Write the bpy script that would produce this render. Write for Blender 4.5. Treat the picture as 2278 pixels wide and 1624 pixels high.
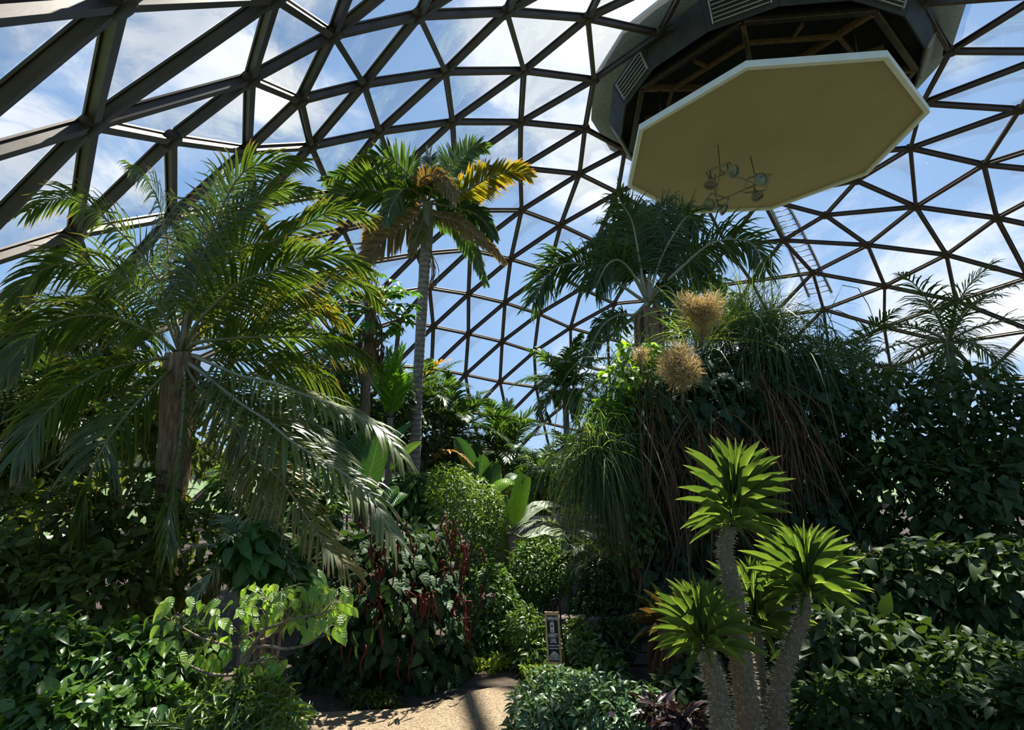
import bpy, math
import numpy as np
from mathutils import Matrix, Vector
for o in list(bpy.data.objects): bpy.data.objects.remove(o)
S = bpy.context.scene; COL = S.collection
PI = math.pi
rng = np.random.default_rng(11)
# ---------------------------------------------------------------- camera, world, sun, exposure
F = 1220.0; PITCH = math.radians(11.0); EYE = np.array([0, 0, 1.6]); GZ = -0.6
cd = bpy.data.cameras.new('camera'); cam = bpy.data.objects.new('camera', cd); COL.objects.link(cam)
cd.sensor_fit = 'HORIZONTAL'; cd.sensor_width = 36; cd.lens = 36 * F / 2278; cd.clip_end = 2000; cd.clip_start = .05
cam.location = EYE; cam.rotation_euler = (PI / 2 + PITCH, 0, 0); S.camera = cam
S.view_settings.view_transform = 'Standard'; S.view_settings.look = 'None'; S.view_settings.gamma = 1
S.view_settings.exposure = 0.2; S.view_settings.use_curve_mapping = False
sd = bpy.data.lights.new('sun', 'SUN'); sd.energy = 12; sd.angle = math.radians(.6); sd.color = (1, .95, .84)
sun = bpy.data.objects.new('sun', sd); COL.objects.link(sun)
SAZ, SEL = math.radians(22), math.radians(64)          # azimuth right of straight ahead, elevation
sdir = Vector((math.sin(SAZ) * math.cos(SEL), math.cos(SAZ) * math.cos(SEL), math.sin(SEL)))
sun.rotation_euler = sdir.to_track_quat('Z', 'Y').to_euler(); sun.location = (0, 0, 40)

def nodes_of(idb):
    idb.use_nodes = True; nt = idb.node_tree; nt.nodes.clear(); return nt
def N(nt, t, **kw):
    n = nt.nodes.new(t)
    for k, v in kw.items():
        if k.startswith('i_'):
            key = k[2:]; key = int(key) if key.isdigit() else key.replace('_', ' ')
            n.inputs[key].default_value = v
        else: setattr(n, k, v)
    return n
def L(nt, a, b): nt.links.new(a, b)
def math_(nt, op, a, b=None, clamp=False):
    n = N(nt, 'ShaderNodeMath', operation=op, use_clamp=clamp)
    for i, v in enumerate((a, b)):
        if v is None: continue
        if isinstance(v, (int, float)): n.inputs[i].default_value = v
        else: L(nt, v, n.inputs[i])
    return n.outputs[0]
def ramp(nt, fac, stops):
    n = N(nt, 'ShaderNodeValToRGB'); e = n.color_ramp.elements
    while len(e) < len(stops): e.new(.5)
    for el, (p, c) in zip(e, stops): el.position = p; el.color = (*c, 1) if len(c) == 3 else c
    L(nt, fac, n.inputs[0]); return n.outputs[0]
def mixc(nt, fac, a, b, blend='MIX'):
    n = N(nt, 'ShaderNodeMix', data_type='RGBA', blend_type=blend)
    for s, v in ((0, fac), (6, a), (7, b)):
        if isinstance(v, (int, float)): n.inputs[s].default_value = v
        elif isinstance(v, tuple): n.inputs[s].default_value = (*v, 1)
        else: L(nt, v, n.inputs[s])
    return n.outputs[2]

w = bpy.data.worlds.new('sky'); S.world = w; nt = nodes_of(w)
tc = N(nt, 'ShaderNodeTexCoord'); sx = N(nt, 'ShaderNodeSeparateXYZ'); L(nt, tc.outputs['Generated'], sx.inputs[0])
blue = ramp(nt, sx.outputs[2], [(0, (.40, .60, .84)), (.12, (.26, .47, .79)), (.35, (.21, .40, .72)), (.7, (.18, .33, .60)), (1, (.16, .29, .54))])
nz = N(nt, 'ShaderNodeTexNoise', i_Scale=4.2, i_Detail=10.0, i_Roughness=.62, i_Distortion=.5)
mp = N(nt, 'ShaderNodeMapping', i_Location=(.3, .1, 1.7), i_Scale=(1, 1, 1.7)); L(nt, tc.outputs['Generated'], mp.inputs[0]); L(nt, mp.outputs[0], nz.inputs[0])
dens = nz.outputs[0]
def pdir(px, py):
    c, s = math.cos(PITCH), math.sin(PITCH); x, y = (px - 1139) / F, (812 - py) / F
    v = np.array([x, c - y * s, s + y * c]); return v / np.linalg.norm(v)
# cloud banks: where they float in the sky, how wide, how thick
for (px, py, rad, amt) in ((1300, 210, 14, .15), (1420, 60, 9, .14), (1230, 360, 8, .10), (1390, 360, 7, .10), (610, 60, 10, .17), (690, 200, 6, .05), (1690, 680, 8, .16),
                           (1150, 880, 7, .06), (1280, 770, 4, .07), (200, 150, 16, .10), (1150, -300, 22, .12), (2300, 600, 14, .10), (-300, 500, 14, .08),
                           (900, 350, 16, -.07), (800, 120, 9, -.08), (1060, 680, 17, -.11), (1560, 560, 12, -.14), (1150, 560, 10, -.05)):
    d = pdir(px, py); c0 = math.cos(math.radians(rad))
    vm = N(nt, 'ShaderNodeVectorMath', operation='DOT_PRODUCT'); L(nt, tc.outputs['Generated'], vm.inputs[0]); vm.inputs[1].default_value = d
    mr = N(nt, 'ShaderNodeMapRange', interpolation_type='SMOOTHSTEP'); L(nt, vm.outputs['Value'], mr.inputs[0])
    mr.inputs[1].default_value = c0; mr.inputs[2].default_value = 1; mr.inputs[3].default_value = 0; mr.inputs[4].default_value = amt
    dens = math_(nt, 'ADD', dens, mr.outputs[0])
cf = ramp(nt, dens, [(.50, (0, 0, 0)), (.60, (.22,) * 3), (.71, (.8,) * 3), (.88, (1, 1, 1))])
cn = N(nt, 'ShaderNodeTexNoise', i_Scale=7.0, i_Detail=6.0); L(nt, tc.outputs['Generated'], cn.inputs[0])
cc = ramp(nt, cn.outputs[0], [(.35, (.78, .82, .90)), (.62, (1.02, 1.02, 1.02))])
skyc = mixc(nt, cf, blue, cc)
low = ramp(nt, sx.outputs[2], [(0, (0, 0, 0)), (.01, (1, 1, 1))])
skyc = mixc(nt, low, (.10, .13, .07), skyc)
bg = N(nt, 'ShaderNodeBackground', i_Strength=1.0); L(nt, skyc, bg.inputs[0])
wo = N(nt, 'ShaderNodeOutputWorld'); L(nt, bg.outputs[0], wo.inputs[0])

# ---------------------------------------------------------------- helpers
def at(px, py, Y):
    c, s = math.cos(PITCH), math.sin(PITCH); x, y = (px - 1139) / F, (812 - py) / F
    v = np.array([x, c - y * s, s + y * c]); return EYE + v * (Y / v[1])
def atz(px, py, z):
    d = pdir(px, py); return EYE + d * ((z - EYE[2]) / d[2])
def mpp(py, Y):                                   # metres per pixel at depth Y
    z = at(1139, py, Y); return (z[1] * math.cos(PITCH) + (z[2] - 1.6) * math.sin(PITCH)) / F
def nrm(v): v = np.asarray(v, float); return v / (np.linalg.norm(v, axis=-1, keepdims=True) + 1e-12)
def pix(X):
    v = np.asarray(X) - EYE; c, s = math.cos(PITCH), math.sin(PITCH)
    z = v[..., 1] * c + v[..., 2] * s; y = -v[..., 1] * s + v[..., 2] * c
    return np.stack([1139 + F * v[..., 0] / z, 812 - F * y / z, z], -1)

class G:                                          # gathers geometry for ONE mesh
    def __init__(s): s.V = []; s.C = []; s.T = []; s.Q = []; s.n = 0
    def add(s, V, tri=None, quad=None, co=None):
        V = np.asarray(V, float).reshape(-1, 3); s.V.append(V)
        s.C.append(np.zeros_like(V) if co is None else np.asarray(co, float).reshape(-1, 3))
        if tri is not None and len(tri): s.T.append(np.asarray(tri).reshape(-1, 3) + s.n)
        if quad is not None and len(quad): s.Q.append(np.asarray(quad).reshape(-1, 4) + s.n)
        s.n += len(V)
    def mesh(s, name, mats, org=(0, 0, 0), smooth=True):
        V = np.concatenate(s.V) - np.asarray(org); C = np.concatenate(s.C)
        T = np.concatenate(s.T) if s.T else np.zeros((0, 3), int); Q = np.concatenate(s.Q) if s.Q else np.zeros((0, 4), int)
        me = bpy.data.meshes.new(name); me.vertices.add(len(V)); me.vertices.foreach_set('co', V.astype(np.float32).ravel())
        li = np.concatenate([T.ravel(), Q.ravel()]).astype(np.int32); me.loops.add(len(li)); me.loops.foreach_set('vertex_index', li)
        st = np.concatenate([np.arange(len(T)) * 3, len(T) * 3 + np.arange(len(Q)) * 4]).astype(np.int32)
        me.polygons.add(len(st)); me.polygons.foreach_set('loop_start', st)
        me.polygons.foreach_set('use_smooth', np.full(len(st), smooth))
        a = me.attributes.new('leafco', 'FLOAT_VECTOR', 'POINT'); a.data.foreach_set('vector', C.astype(np.float32).ravel())
        for m in (mats if isinstance(mats, (list, tuple)) else [mats]): me.materials.append(m)
        me.update(calc_edges=True); return me
    def obj(s, name, mats, parent=None, stuff=False, smooth=True, label=None, org=None):
        if org is None: org = parent['_w'] if parent is not None else (0, 0, 0)
        o = bpy.data.objects.new(name, s.mesh(name, mats, org, smooth)); COL.objects.link(o)
        if parent is not None: o.parent = parent
        else: o.location = org
        o['_w'] = [float(v) for v in org]
        if stuff: o['kind'] = 'stuff'
        if label: o['label'] = label
        return o
def thing(name, label, cat, base, group=None, structure=False):
    o = bpy.data.objects.new(name, None); COL.objects.link(o); o.location = Vector(base); o.empty_display_size = .1
    o['_w'] = [float(v) for v in base]; o['label'] = label
    if structure: o['kind'] = 'structure'
    else: o['category'] = cat
    if group: o['group'] = group
    return o
def tag(o, label, cat, group=None):
    o['label'] = label; o['category'] = cat
    if group: o['group'] = group
def place(name, me, parent, M):                    # a part that shares mesh data
    o = bpy.data.objects.new(name, me); COL.objects.link(o); o.parent = parent
    M = M.copy(); M.translation = M.translation - Vector(parent['_w']); o.matrix_basis = M; return o
def frameM(p, x, z, sx=1, sy=1, sz=1):
    x = Vector(x).normalized(); z = Vector(z); z = (z - x * z.dot(x)).normalized(); y = z.cross(x)
    m = Matrix.Identity(4)
    for i in range(3): m[i][0] = x[i] * sx; m[i][1] = y[i] * sy; m[i][2] = z[i] * sz; m[i][3] = p[i]
    return m

def box(g, c, ax, ay, az):                         # box from centre and three half-axis vectors, chamfered on its long edges
    c, ax, ay, az = (np.asarray(v, float) for v in (c, ax, ay, az))
    k = .8; ring = [(1, k), (k, 1), (-k, 1), (-1, k), (-1, -k), (-k, -1), (k, -1), (1, -k)]
    V = [c + sx * ax + a * ay + b * az for sx in (-1, 1) for a, b in ring]
    Q = [(i, (i + 1) % 8, 8 + (i + 1) % 8, 8 + i) for i in range(8)]
    T = [(0, i + 1, i) for i in range(1, 7)] + [(8, 8 + i, 9 + i) for i in range(1, 7)]
    g.add(V, T, Q)
def smooth(pts, n):
    P = np.asarray(pts, float); m = len(P)
    if m == 2: t = np.linspace(0, 1, n)[:, None]; return P[0] * (1 - t) + P[1] * t
    E = np.vstack([2 * P[0] - P[1], P, 2 * P[-1] - P[-2]])
    d = np.r_[0, np.cumsum(np.linalg.norm(np.diff(P, axis=0), axis=1))]
    out = []
    for s in np.linspace(0, d[-1], n):
        i = min(np.searchsorted(d, s, 'right') - 1, m - 2); u = (s - d[i]) / (d[i + 1] - d[i] + 1e-9)
        a, b, c, e = E[i:i + 4]
        out.append(.5 * (2 * b + (c - a) * u + (2 * a - 5 * b + 4 * c - e) * u * u + (3 * b - a - 3 * c + e) * u ** 3))
    return np.array(out)
def tube(g, pts, rad, n=8, cap=True, lumpy=0, flat=1.0):
    P = np.asarray(pts, float); m = len(P); rad = np.broadcast_to(np.asarray(rad, float), (m,)) if np.ndim(rad) == 0 or len(np.atleast_1d(rad)) == m else np.interp(np.linspace(0, 1, m), np.linspace(0, 1, len(rad)), rad)
    T = nrm(np.gradient(P, axis=0)); ref = np.array([0, 0, 1.]) if abs(T[0][2]) < .9 else np.array([0, 1., 0])
    V = []; C = []
    for i in range(m):
        a = nrm(np.cross(T[i], ref)); b = np.cross(T[i], a); ref = ref if i == 0 else ref
        for k in range(n):
            th = 2 * PI * k / n; r = rad[i] * (1 + (lumpy * rng.normal() if lumpy else 0))
            V.append(P[i] + r * (math.cos(th) * a + flat * math.sin(th) * b)); C.append((i / (m - 1), k / n, 0))
    Q = [(i * n + k, i * n + (k + 1) % n, (i + 1) * n + (k + 1) % n, (i + 1) * n + k) for i in range(m - 1) for k in range(n)]
    Tn = []
    if cap:
        V += [P[0], P[-1]]; C += [(0, 0, 0), (1, 0, 0)]; a, b = m * n, m * n + 1
        Tn = [(a, (k + 1) % n, k) for k in range(n)] + [(b, (m - 1) * n + k, (m - 1) * n + (k + 1) % n) for k in range(n)]
    g.add(V, Tn, Q, C)

# ---------------------------------------------------------------- materials
def out(nt, sh): o = N(nt, 'ShaderNodeOutputMaterial'); L(nt, sh, o.inputs[0])
def leaf_mat(name, a, b, tip=None, tip0=.75, trans=.35, rough=.38, vein=0.0, edge=None, veincol=None, tcol=None, spec=.5):
    k3 = (1.45, 1.35, .95); a = tuple(x * k for x, k in zip(a, k3)); b = tuple(x * k for x, k in zip(b, k3))
    m = bpy.data.materials.new(name); nt = nodes_of(m)
    at_ = N(nt, 'ShaderNodeAttribute', attribute_name='leafco'); sp = N(nt, 'ShaderNodeSeparateXYZ'); L(nt, at_.outputs['Vector'], sp.inputs[0])
    u, v, t = sp.outputs
    col = mixc(nt, t, a, b)
    geo = N(nt, 'ShaderNodeNewGeometry'); no = N(nt, 'ShaderNodeTexNoise', i_Scale=9.0, i_Detail=3.0); L(nt, geo.outputs['Position'], no.inputs[0])
    col = mixc(nt, math_(nt, 'MULTIPLY', no.outputs[0], .5), col, tuple(x * .45 for x in a))
    va = math_(nt, 'ABSOLUTE', v)
    if edge: col = mixc(nt, ramp(nt, va, [(.45, (0, 0, 0)), (.8, (1, 1, 1))]), edge, col) if False else mixc(nt, ramp(nt, va, [(.2, (1, 1, 1)), (.6, (0, 0, 0))]), col, edge)
    nrmal = None
    if vein:
        w_ = math_(nt, 'SINE', math_(nt, 'MULTIPLY', math_(nt, 'SUBTRACT', u, math_(nt, 'MULTIPLY', va, .22)), vein))
        wv = ramp(nt, w_, [(.0, (0, 0, 0)), (1, (1, 1, 1))])
        bp = N(nt, 'ShaderNodeBump', i_Strength=.45, i_Distance=.02); L(nt, wv, bp.inputs['Height']); nrmal = bp.outputs[0]
        rib = ramp(nt, va, [(.0, (1, 1, 1)), (.09, (0, 0, 0))]); vc = veincol or tuple(min(1, x * 1.9 + .03) for x in b)
        col = mixc(nt, math_(nt, 'MULTIPLY', rib, .7), col, vc)
        col = mixc(nt, math_(nt, 'MULTIPLY', ramp(nt, w_, [(.86, (0, 0, 0)), (1, (1, 1, 1))]), .35), col, vc)
    if tip:
        f = math_(nt, 'MULTIPLY', ramp(nt, u, [(tip0, (0, 0, 0)), (1, (1, 1, 1))]), math_(nt, 'MULTIPLY', no.outputs[0], 1.6), True)
        col = mixc(nt, f, col, tip)
    p = N(nt, 'ShaderNodeBsdfPrincipled', i_Roughness=rough); p.inputs['Specular IOR Level'].default_value = spec; L(nt, col, p.inputs['Base Color'])
    if nrmal: L(nt, nrmal, p.inputs['Normal'])
    tr = N(nt, 'ShaderNodeBsdfTranslucent'); L(nt, mixc(nt, 1.0, col, tcol or (1.9, 1.75, .75), 'MULTIPLY'), tr.inputs[0])
    mx = N(nt, 'ShaderNodeMixShader', i_0=trans); L(nt, p.outputs[0], mx.inputs[1]); L(nt, tr.outputs[0], mx.inputs[2]); out(nt, mx.outputs[0]); return m
def mat(name, a, b=None, scale=6, rough=.7, metal=0, bump=.3, stretch=(1, 1, 1), detail=6, lo=.35, hi=.65, spec=.4, dist=.02):
    m = bpy.data.materials.new(name); nt = nodes_of(m); b = b or tuple(x * .6 for x in a)
    t = N(nt, 'ShaderNodeTexCoord'); mp = N(nt, 'ShaderNodeMapping', i_Scale=stretch); L(nt, t.outputs['Object'], mp.inputs[0])
    no = N(nt, 'ShaderNodeTexNoise', i_Scale=scale, i_Detail=detail); L(nt, mp.outputs[0], no.inputs[0])
    p = N(nt, 'ShaderNodeBsdfPrincipled', i_Roughness=rough, i_Metallic=metal); p.inputs['Specular IOR Level'].default_value = spec
    L(nt, ramp(nt, no.outputs[0], [(lo, a), (hi, b)]), p.inputs['Base Color'])
    if bump:
        bp = N(nt, 'ShaderNodeBump', i_Strength=bump, i_Distance=dist); L(nt, no.outputs[0], bp.inputs['Height']); L(nt, bp.outputs[0], p.inputs['Normal'])
    out(nt, p.outputs[0]); return m
def ring_bark(name, a, b, freq=60):
    m = bpy.data.materials.new(name); nt = nodes_of(m)
    at_ = N(nt, 'ShaderNodeAttribute', attribute_name='leafco'); sp = N(nt, 'ShaderNodeSeparateXYZ'); L(nt, at_.outputs['Vector'], sp.inputs[0])
    t = N(nt, 'ShaderNodeTexCoord'); no = N(nt, 'ShaderNodeTexNoise', i_Scale=12.0, i_Detail=6.0); L(nt, t.outputs['Object'], no.inputs[0])
    s = math_(nt, 'SINE', math_(nt, 'MULTIPLY', math_(nt, 'ADD', sp.outputs[0], math_(nt, 'MULTIPLY', no.outputs[0], .02)), freq * 6.283))
    h = math_(nt, 'ADD', math_(nt, 'MULTIPLY', s, .25), no.outputs[0])
    p = N(nt, 'ShaderNodeBsdfPrincipled', i_Roughness=.85); L(nt, ramp(nt, h, [(.2, a), (.8, b)]), p.inputs['Base Color'])
    bp = N(nt, 'ShaderNodeBump', i_Strength=.6, i_Distance=.03); L(nt, h, bp.inputs['Height']); L(nt, bp.outputs[0], p.inputs['Normal'])
    out(nt, p.outputs[0]); return m

LM = {}
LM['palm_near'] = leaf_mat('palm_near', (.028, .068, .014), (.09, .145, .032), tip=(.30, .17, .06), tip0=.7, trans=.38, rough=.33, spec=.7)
LM['palm_lit'] = leaf_mat('palm_lit', (.055, .10, .035), (.17, .22, .10), tip=(.30, .22, .06), tip0=.75, trans=.4, rough=.35, spec=.7)  # paler twin of palm_near: sunlight painted into the leaflet colour
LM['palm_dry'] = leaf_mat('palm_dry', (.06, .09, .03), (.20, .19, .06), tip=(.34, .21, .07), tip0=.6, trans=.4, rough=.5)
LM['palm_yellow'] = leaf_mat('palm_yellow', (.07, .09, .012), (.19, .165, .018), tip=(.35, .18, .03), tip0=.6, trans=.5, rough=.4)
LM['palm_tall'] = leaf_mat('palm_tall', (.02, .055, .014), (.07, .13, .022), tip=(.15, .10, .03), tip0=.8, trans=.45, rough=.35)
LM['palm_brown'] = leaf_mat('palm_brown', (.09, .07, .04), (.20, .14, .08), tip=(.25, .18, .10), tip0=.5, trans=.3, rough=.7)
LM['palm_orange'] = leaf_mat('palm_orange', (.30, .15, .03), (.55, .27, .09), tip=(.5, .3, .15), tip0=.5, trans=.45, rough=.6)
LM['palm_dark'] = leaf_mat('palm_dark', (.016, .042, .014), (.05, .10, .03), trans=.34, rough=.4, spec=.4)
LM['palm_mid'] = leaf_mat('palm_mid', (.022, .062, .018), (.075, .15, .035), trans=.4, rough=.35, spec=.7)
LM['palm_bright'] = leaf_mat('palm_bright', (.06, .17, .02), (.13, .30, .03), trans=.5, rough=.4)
LM['pachy'] = leaf_mat('pachy', (.055, .115, .035), (.105, .18, .05), trans=.42, rough=.36, vein=9, veincol=(.42, .5, .2), tip=(.28, .2, .08), tip0=.93)
LM['broad'] = leaf_mat('broad', (.09, .22, .03), (.22, .36, .07), trans=.45, rough=.33, vein=46, veincol=(.40, .52, .2), spec=.8)
LM['chenille'] = leaf_mat('chenille', (.014, .042, .018), (.045, .095, .036), trans=.3, rough=.5, vein=30, veincol=(.06, .11, .05), spec=.3)
LM['variegated'] = leaf_mat('variegated', (.025, .068, .024), (.065, .13, .05), trans=.25, rough=.38, edge=(.12, .20, .12), spec=.5)
LM['banana'] = leaf_mat('banana', (.12, .27, .015), (.18, .34, .025), trans=.6, rough=.35, vein=70, veincol=(.4, .5, .1))  # glow of the backlit leaf put into this brighter green
LM['banana_dark'] = leaf_mat('banana_dark', (.022, .075, .018), (.05, .14, .028), trans=.42, rough=.3, vein=60, veincol=(.12, .22, .06))
LM['banana_grey_lit'] = leaf_mat('banana_grey_lit', (.10, .16, .12), (.26, .32, .27), trans=.25, rough=.45, vein=60, veincol=(.35, .4, .33))  # grey light falling on the leaves is painted in as their colour
LM['small_bright'] = leaf_mat('small_bright', (.038, .09, .022), (.115, .19, .045), trans=.42, rough=.33, spec=.8)
LM['small_mid'] = leaf_mat('small_mid', (.025, .075, .02), (.09, .17, .04), trans=.38, rough=.36, spec=.5)
LM['small_dark'] = leaf_mat('small_dark', (.014, .036, .012), (.042, .08, .026), trans=.3, rough=.48, spec=.25)
LM['small_yellow'] = leaf_mat('small_yellow', (.10, .19, .02), (.28, .34, .03), trans=.45, rough=.35)
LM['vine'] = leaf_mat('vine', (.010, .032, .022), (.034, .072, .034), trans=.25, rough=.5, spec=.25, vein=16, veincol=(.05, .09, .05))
LM['vine_lit'] = leaf_mat('vine_lit', (.07, .17, .02), (.17, .28, .04), trans=.5, rough=.38)  # lighter counterpart of vine, sun on the leaves worked into the green
LM['papaya'] = leaf_mat('papaya', (.02, .075, .014), (.06, .16, .025), trans=.45, rough=.35)
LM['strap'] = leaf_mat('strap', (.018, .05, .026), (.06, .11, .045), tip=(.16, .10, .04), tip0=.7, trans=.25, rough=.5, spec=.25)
LM['strap_lit'] = leaf_mat('strap_lit', (.06, .12, .03), (.19, .25, .08), trans=.4, rough=.4)  # brighter copy of strap with the sunshine in its colour
LM['strap_dead'] = leaf_mat('strap_dead', (.075, .042, .024), (.15, .085, .05), trans=.2, rough=.7)
LM['panicle'] = leaf_mat('panicle', (.33, .26, .17), (.48, .39, .28), trans=.35, rough=.7, tcol=(1.2, 1.1, .9))
LM['tassel'] = leaf_mat('tassel', (.10, .012, .015), (.22, .03, .03), trans=.2, rough=.8, tcol=(1.5, .8, .8))
LM['bromeliad'] = leaf_mat('bromeliad', (.035, .042, .015), (.075, .05, .024), trans=.3, rough=.4)
LM['olive'] = leaf_mat('olive', (.035, .06, .016), (.10, .14, .035), trans=.4, rough=.5, spec=.25)
LM['purple'] = leaf_mat('purple', (.018, .010, .018), (.04, .02, .035), trans=.2, rough=.45)
LM['flower'] = leaf_mat('flower', (.65, .28, .55), (.75, .4, .65), trans=.3, rough=.5, tcol=(1, 1, 1))
LM['yellow_leaf'] = leaf_mat('yellow_leaf', (.55, .38, .03), (.6, .45, .05), trans=.5, rough=.5, tcol=(1, 1, .8))
LM['outside'] = leaf_mat('outside', (.05, .10, .03), (.13, .20, .07), trans=.3, rough=.6)
M_strut = mat('bronze_strut', (.048, .035, .029), (.078, .06, .05), 5, .5, .35, .15)
M_hub = mat('bronze_hub', (.04, .032, .028), (.06, .05, .042), 8, .5, .4, .15)
M_stem = mat('green_stem', (.10, .13, .04), (.17, .17, .06), 20, .6, 0, .2)
M_twig = mat('brown_twig', (.13, .085, .05), (.25, .19, .13), 25, .8, 0, .4)
M_rachis = mat('palm_rachis', (.12, .13, .045), (.2, .18, .08), 10, .5, 0, .1)
M_rachis_b = mat('palm_rachis_brown', (.14, .10, .055), (.22, .16, .09), 10, .6, 0, .1)
M_pale = mat('pale_rachis', (.25, .24, .17), (.34, .31, .22), 10, .6, 0, .1)
M_trunkring = ring_bark('ringed_grey_trunk', (.15, .115, .09), (.30, .25, .20), 70)
M_fibre = mat('fibrous_trunk', (.10, .055, .03), (.30, .20, .12), 9, .9, 0, .9, (4, 4, .6))
M_bark = mat('orange_bark', (.16, .075, .035), (.30, .15, .07), 8, .85, 0, .6, (3, 3, .7))
M_pachy = mat('spiny_grey_trunk', (.10, .08, .045), (.21, .165, .10), 42, .8, 0, 1.0, lo=.3, hi=.7, dist=.01)
M_spine = mat('pale_spines', (.50, .40, .26), (.62, .5, .33), 20, .6, 0, 0)
M_soil = mat('dark_soil', (.035, .026, .018), (.07, .05, .035), 7, .95, 0, .6)
M_grass = mat('outdoor_grass', (.07, .12, .035), (.11, .16, .05), .4, .9, 0, 0)

# ---------------------------------------------------------------- leaves
def tpl(us, ws, fold=.18, curl=.25, start=0):
    V = []; C = []; T = []; Q = []; prev = None
    for u, w_ in zip(us, ws):
        z = -curl * u * u; x = u * (1 - .12 * curl * u)
        if w_ == 0: V.append((x, 0, z)); C.append((u, 0, 0)); cur = [len(V) - 1]
        else:
            b = len(V)
            for s in (-1, 0, 1): V.append((x, s * w_ * .5, z + abs(s) * fold * w_ * .5)); C.append((u, s, 0))
            cur = [b, b + 1, b + 2]
        if prev:
            if len(prev) == 1 and len(cur) == 3: T += [(prev[0], cur[1], cur[0]), (prev[0], cur[2], cur[1])]
            elif len(prev) == 3 and len(cur) == 1: T += [(prev[0], prev[1], cur[0]), (prev[1], prev[2], cur[0])]
            elif len(prev) == 3: Q += [(prev[0], prev[1], cur[1], cur[0]), (prev[1], prev[2], cur[2], cur[1])]
        prev = cur
    return (np.array(V), np.array(T).reshape(-1, 3), np.array(Q).reshape(-1, 4).astype(int), np.array(C, float))
TP = {'ovate': tpl([0, .1, .3, .55, .8, .93, 1], [0, .55, 1, .9, .5, .18, 0], .2, .28),
      'heart': tpl([0, .06, .25, .5, .75, .92, 1], [0, .8, 1, .85, .5, .16, 0], .15, .35),
      'lance': tpl([0, .2, .5, .8, 1], [0, .8, 1, .6, 0], .2, .3),
      'strap': tpl([0, .2, .4, .58, .78, .92, 1], [.25, .6, .92, 1, .72, .32, 0], .3, .14),
      'small': tpl([0, .45, 1], [0, 1, 0], .25, .25),
      'vine': tpl([0, .08, .2, .38, .52, .66, .85, 1], [0, .95, .75, 1, .55, .6, .28, 0], .12, .3),
      'paddle': tpl([0, .07, .16, .3, .5, .7, .86, .95, 1], [.1, .12, .7, .95, 1, .92, .66, .34, 0], .32, .22)}
def palmate(n=7, spread=300, sub='lance', W=.34):
    V = []; T = []; Q = []; C = []; k = 0; v, t, q, c = TP[sub]
    for i in range(n):
        a = math.radians(-spread / 2 + spread * i / (n - 1)); Ln = .62 - .2 * abs(i - (n - 1) / 2) / ((n - 1) / 2)
        x = v * [Ln, W * .75, Ln]; V.append(np.stack([.38 + x[:, 0] * math.cos(a) - x[:, 1] * math.sin(a), x[:, 0] * math.sin(a) + x[:, 1] * math.cos(a), x[:, 2]], 1))
        T.append(t + k); Q.append(q + k); C.append(c); k += len(v)
    return (np.concatenate(V), np.concatenate(T), np.concatenate(Q).astype(int), np.concatenate(C))
TP['palmate'] = palmate()
def inst(g, tp, P, D, U, Ln, W, tint=None):
    V, T, Q, C = TP[tp]; P = np.asarray(P, float); n = len(P)
    if n == 0: return
    x = nrm(D); z = nrm(U - (np.sum(U * x, 1)[:, None]) * x); y = np.cross(z, x)
    Ln = np.broadcast_to(Ln, (n,)); W = np.broadcast_to(W, (n,)); tint = rng.random(n) if tint is None else np.broadcast_to(tint, (n,))
    A = P[:, None] + (V[None, :, 0:1] * Ln[:, None, None]) * x[:, None] + (V[None, :, 1:2] * W[:, None, None]) * y[:, None] + (V[None, :, 2:3] * Ln[:, None, None]) * z[:, None]
    Cc = np.repeat(C[None], n, 0).copy(); Cc[:, :, 2] = tint[:, None]; off = (np.arange(n) * len(V))[:, None, None]
    g.add(A, (T[None] + off).reshape(-1, 3) if len(T) else None, (Q[None] + off).reshape(-1, 4) if len(Q) else None, Cc)
_tc = {}
def leafmesh(tp, m, k):                             # shared mesh for single leaves, five tints each
    key = (tp, m.name, k)
    if key not in _tc:
        g = G(); V, T, Q, C = TP[tp]; C = C.copy(); C[:, 2] = k / 4; g.add(V, T, Q, C); _tc[key] = g.mesh('leaf', m)
    return _tc[key]
def single(root, tp, m, p, d, u, Ln, W, name='leaf', k=None):
    return place(name, leafmesh(tp, m, int(rng.integers(5)) if k is None else k), root, frameM(Vector(p), Vector(d), Vector(u), Ln, W, Ln))

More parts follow.
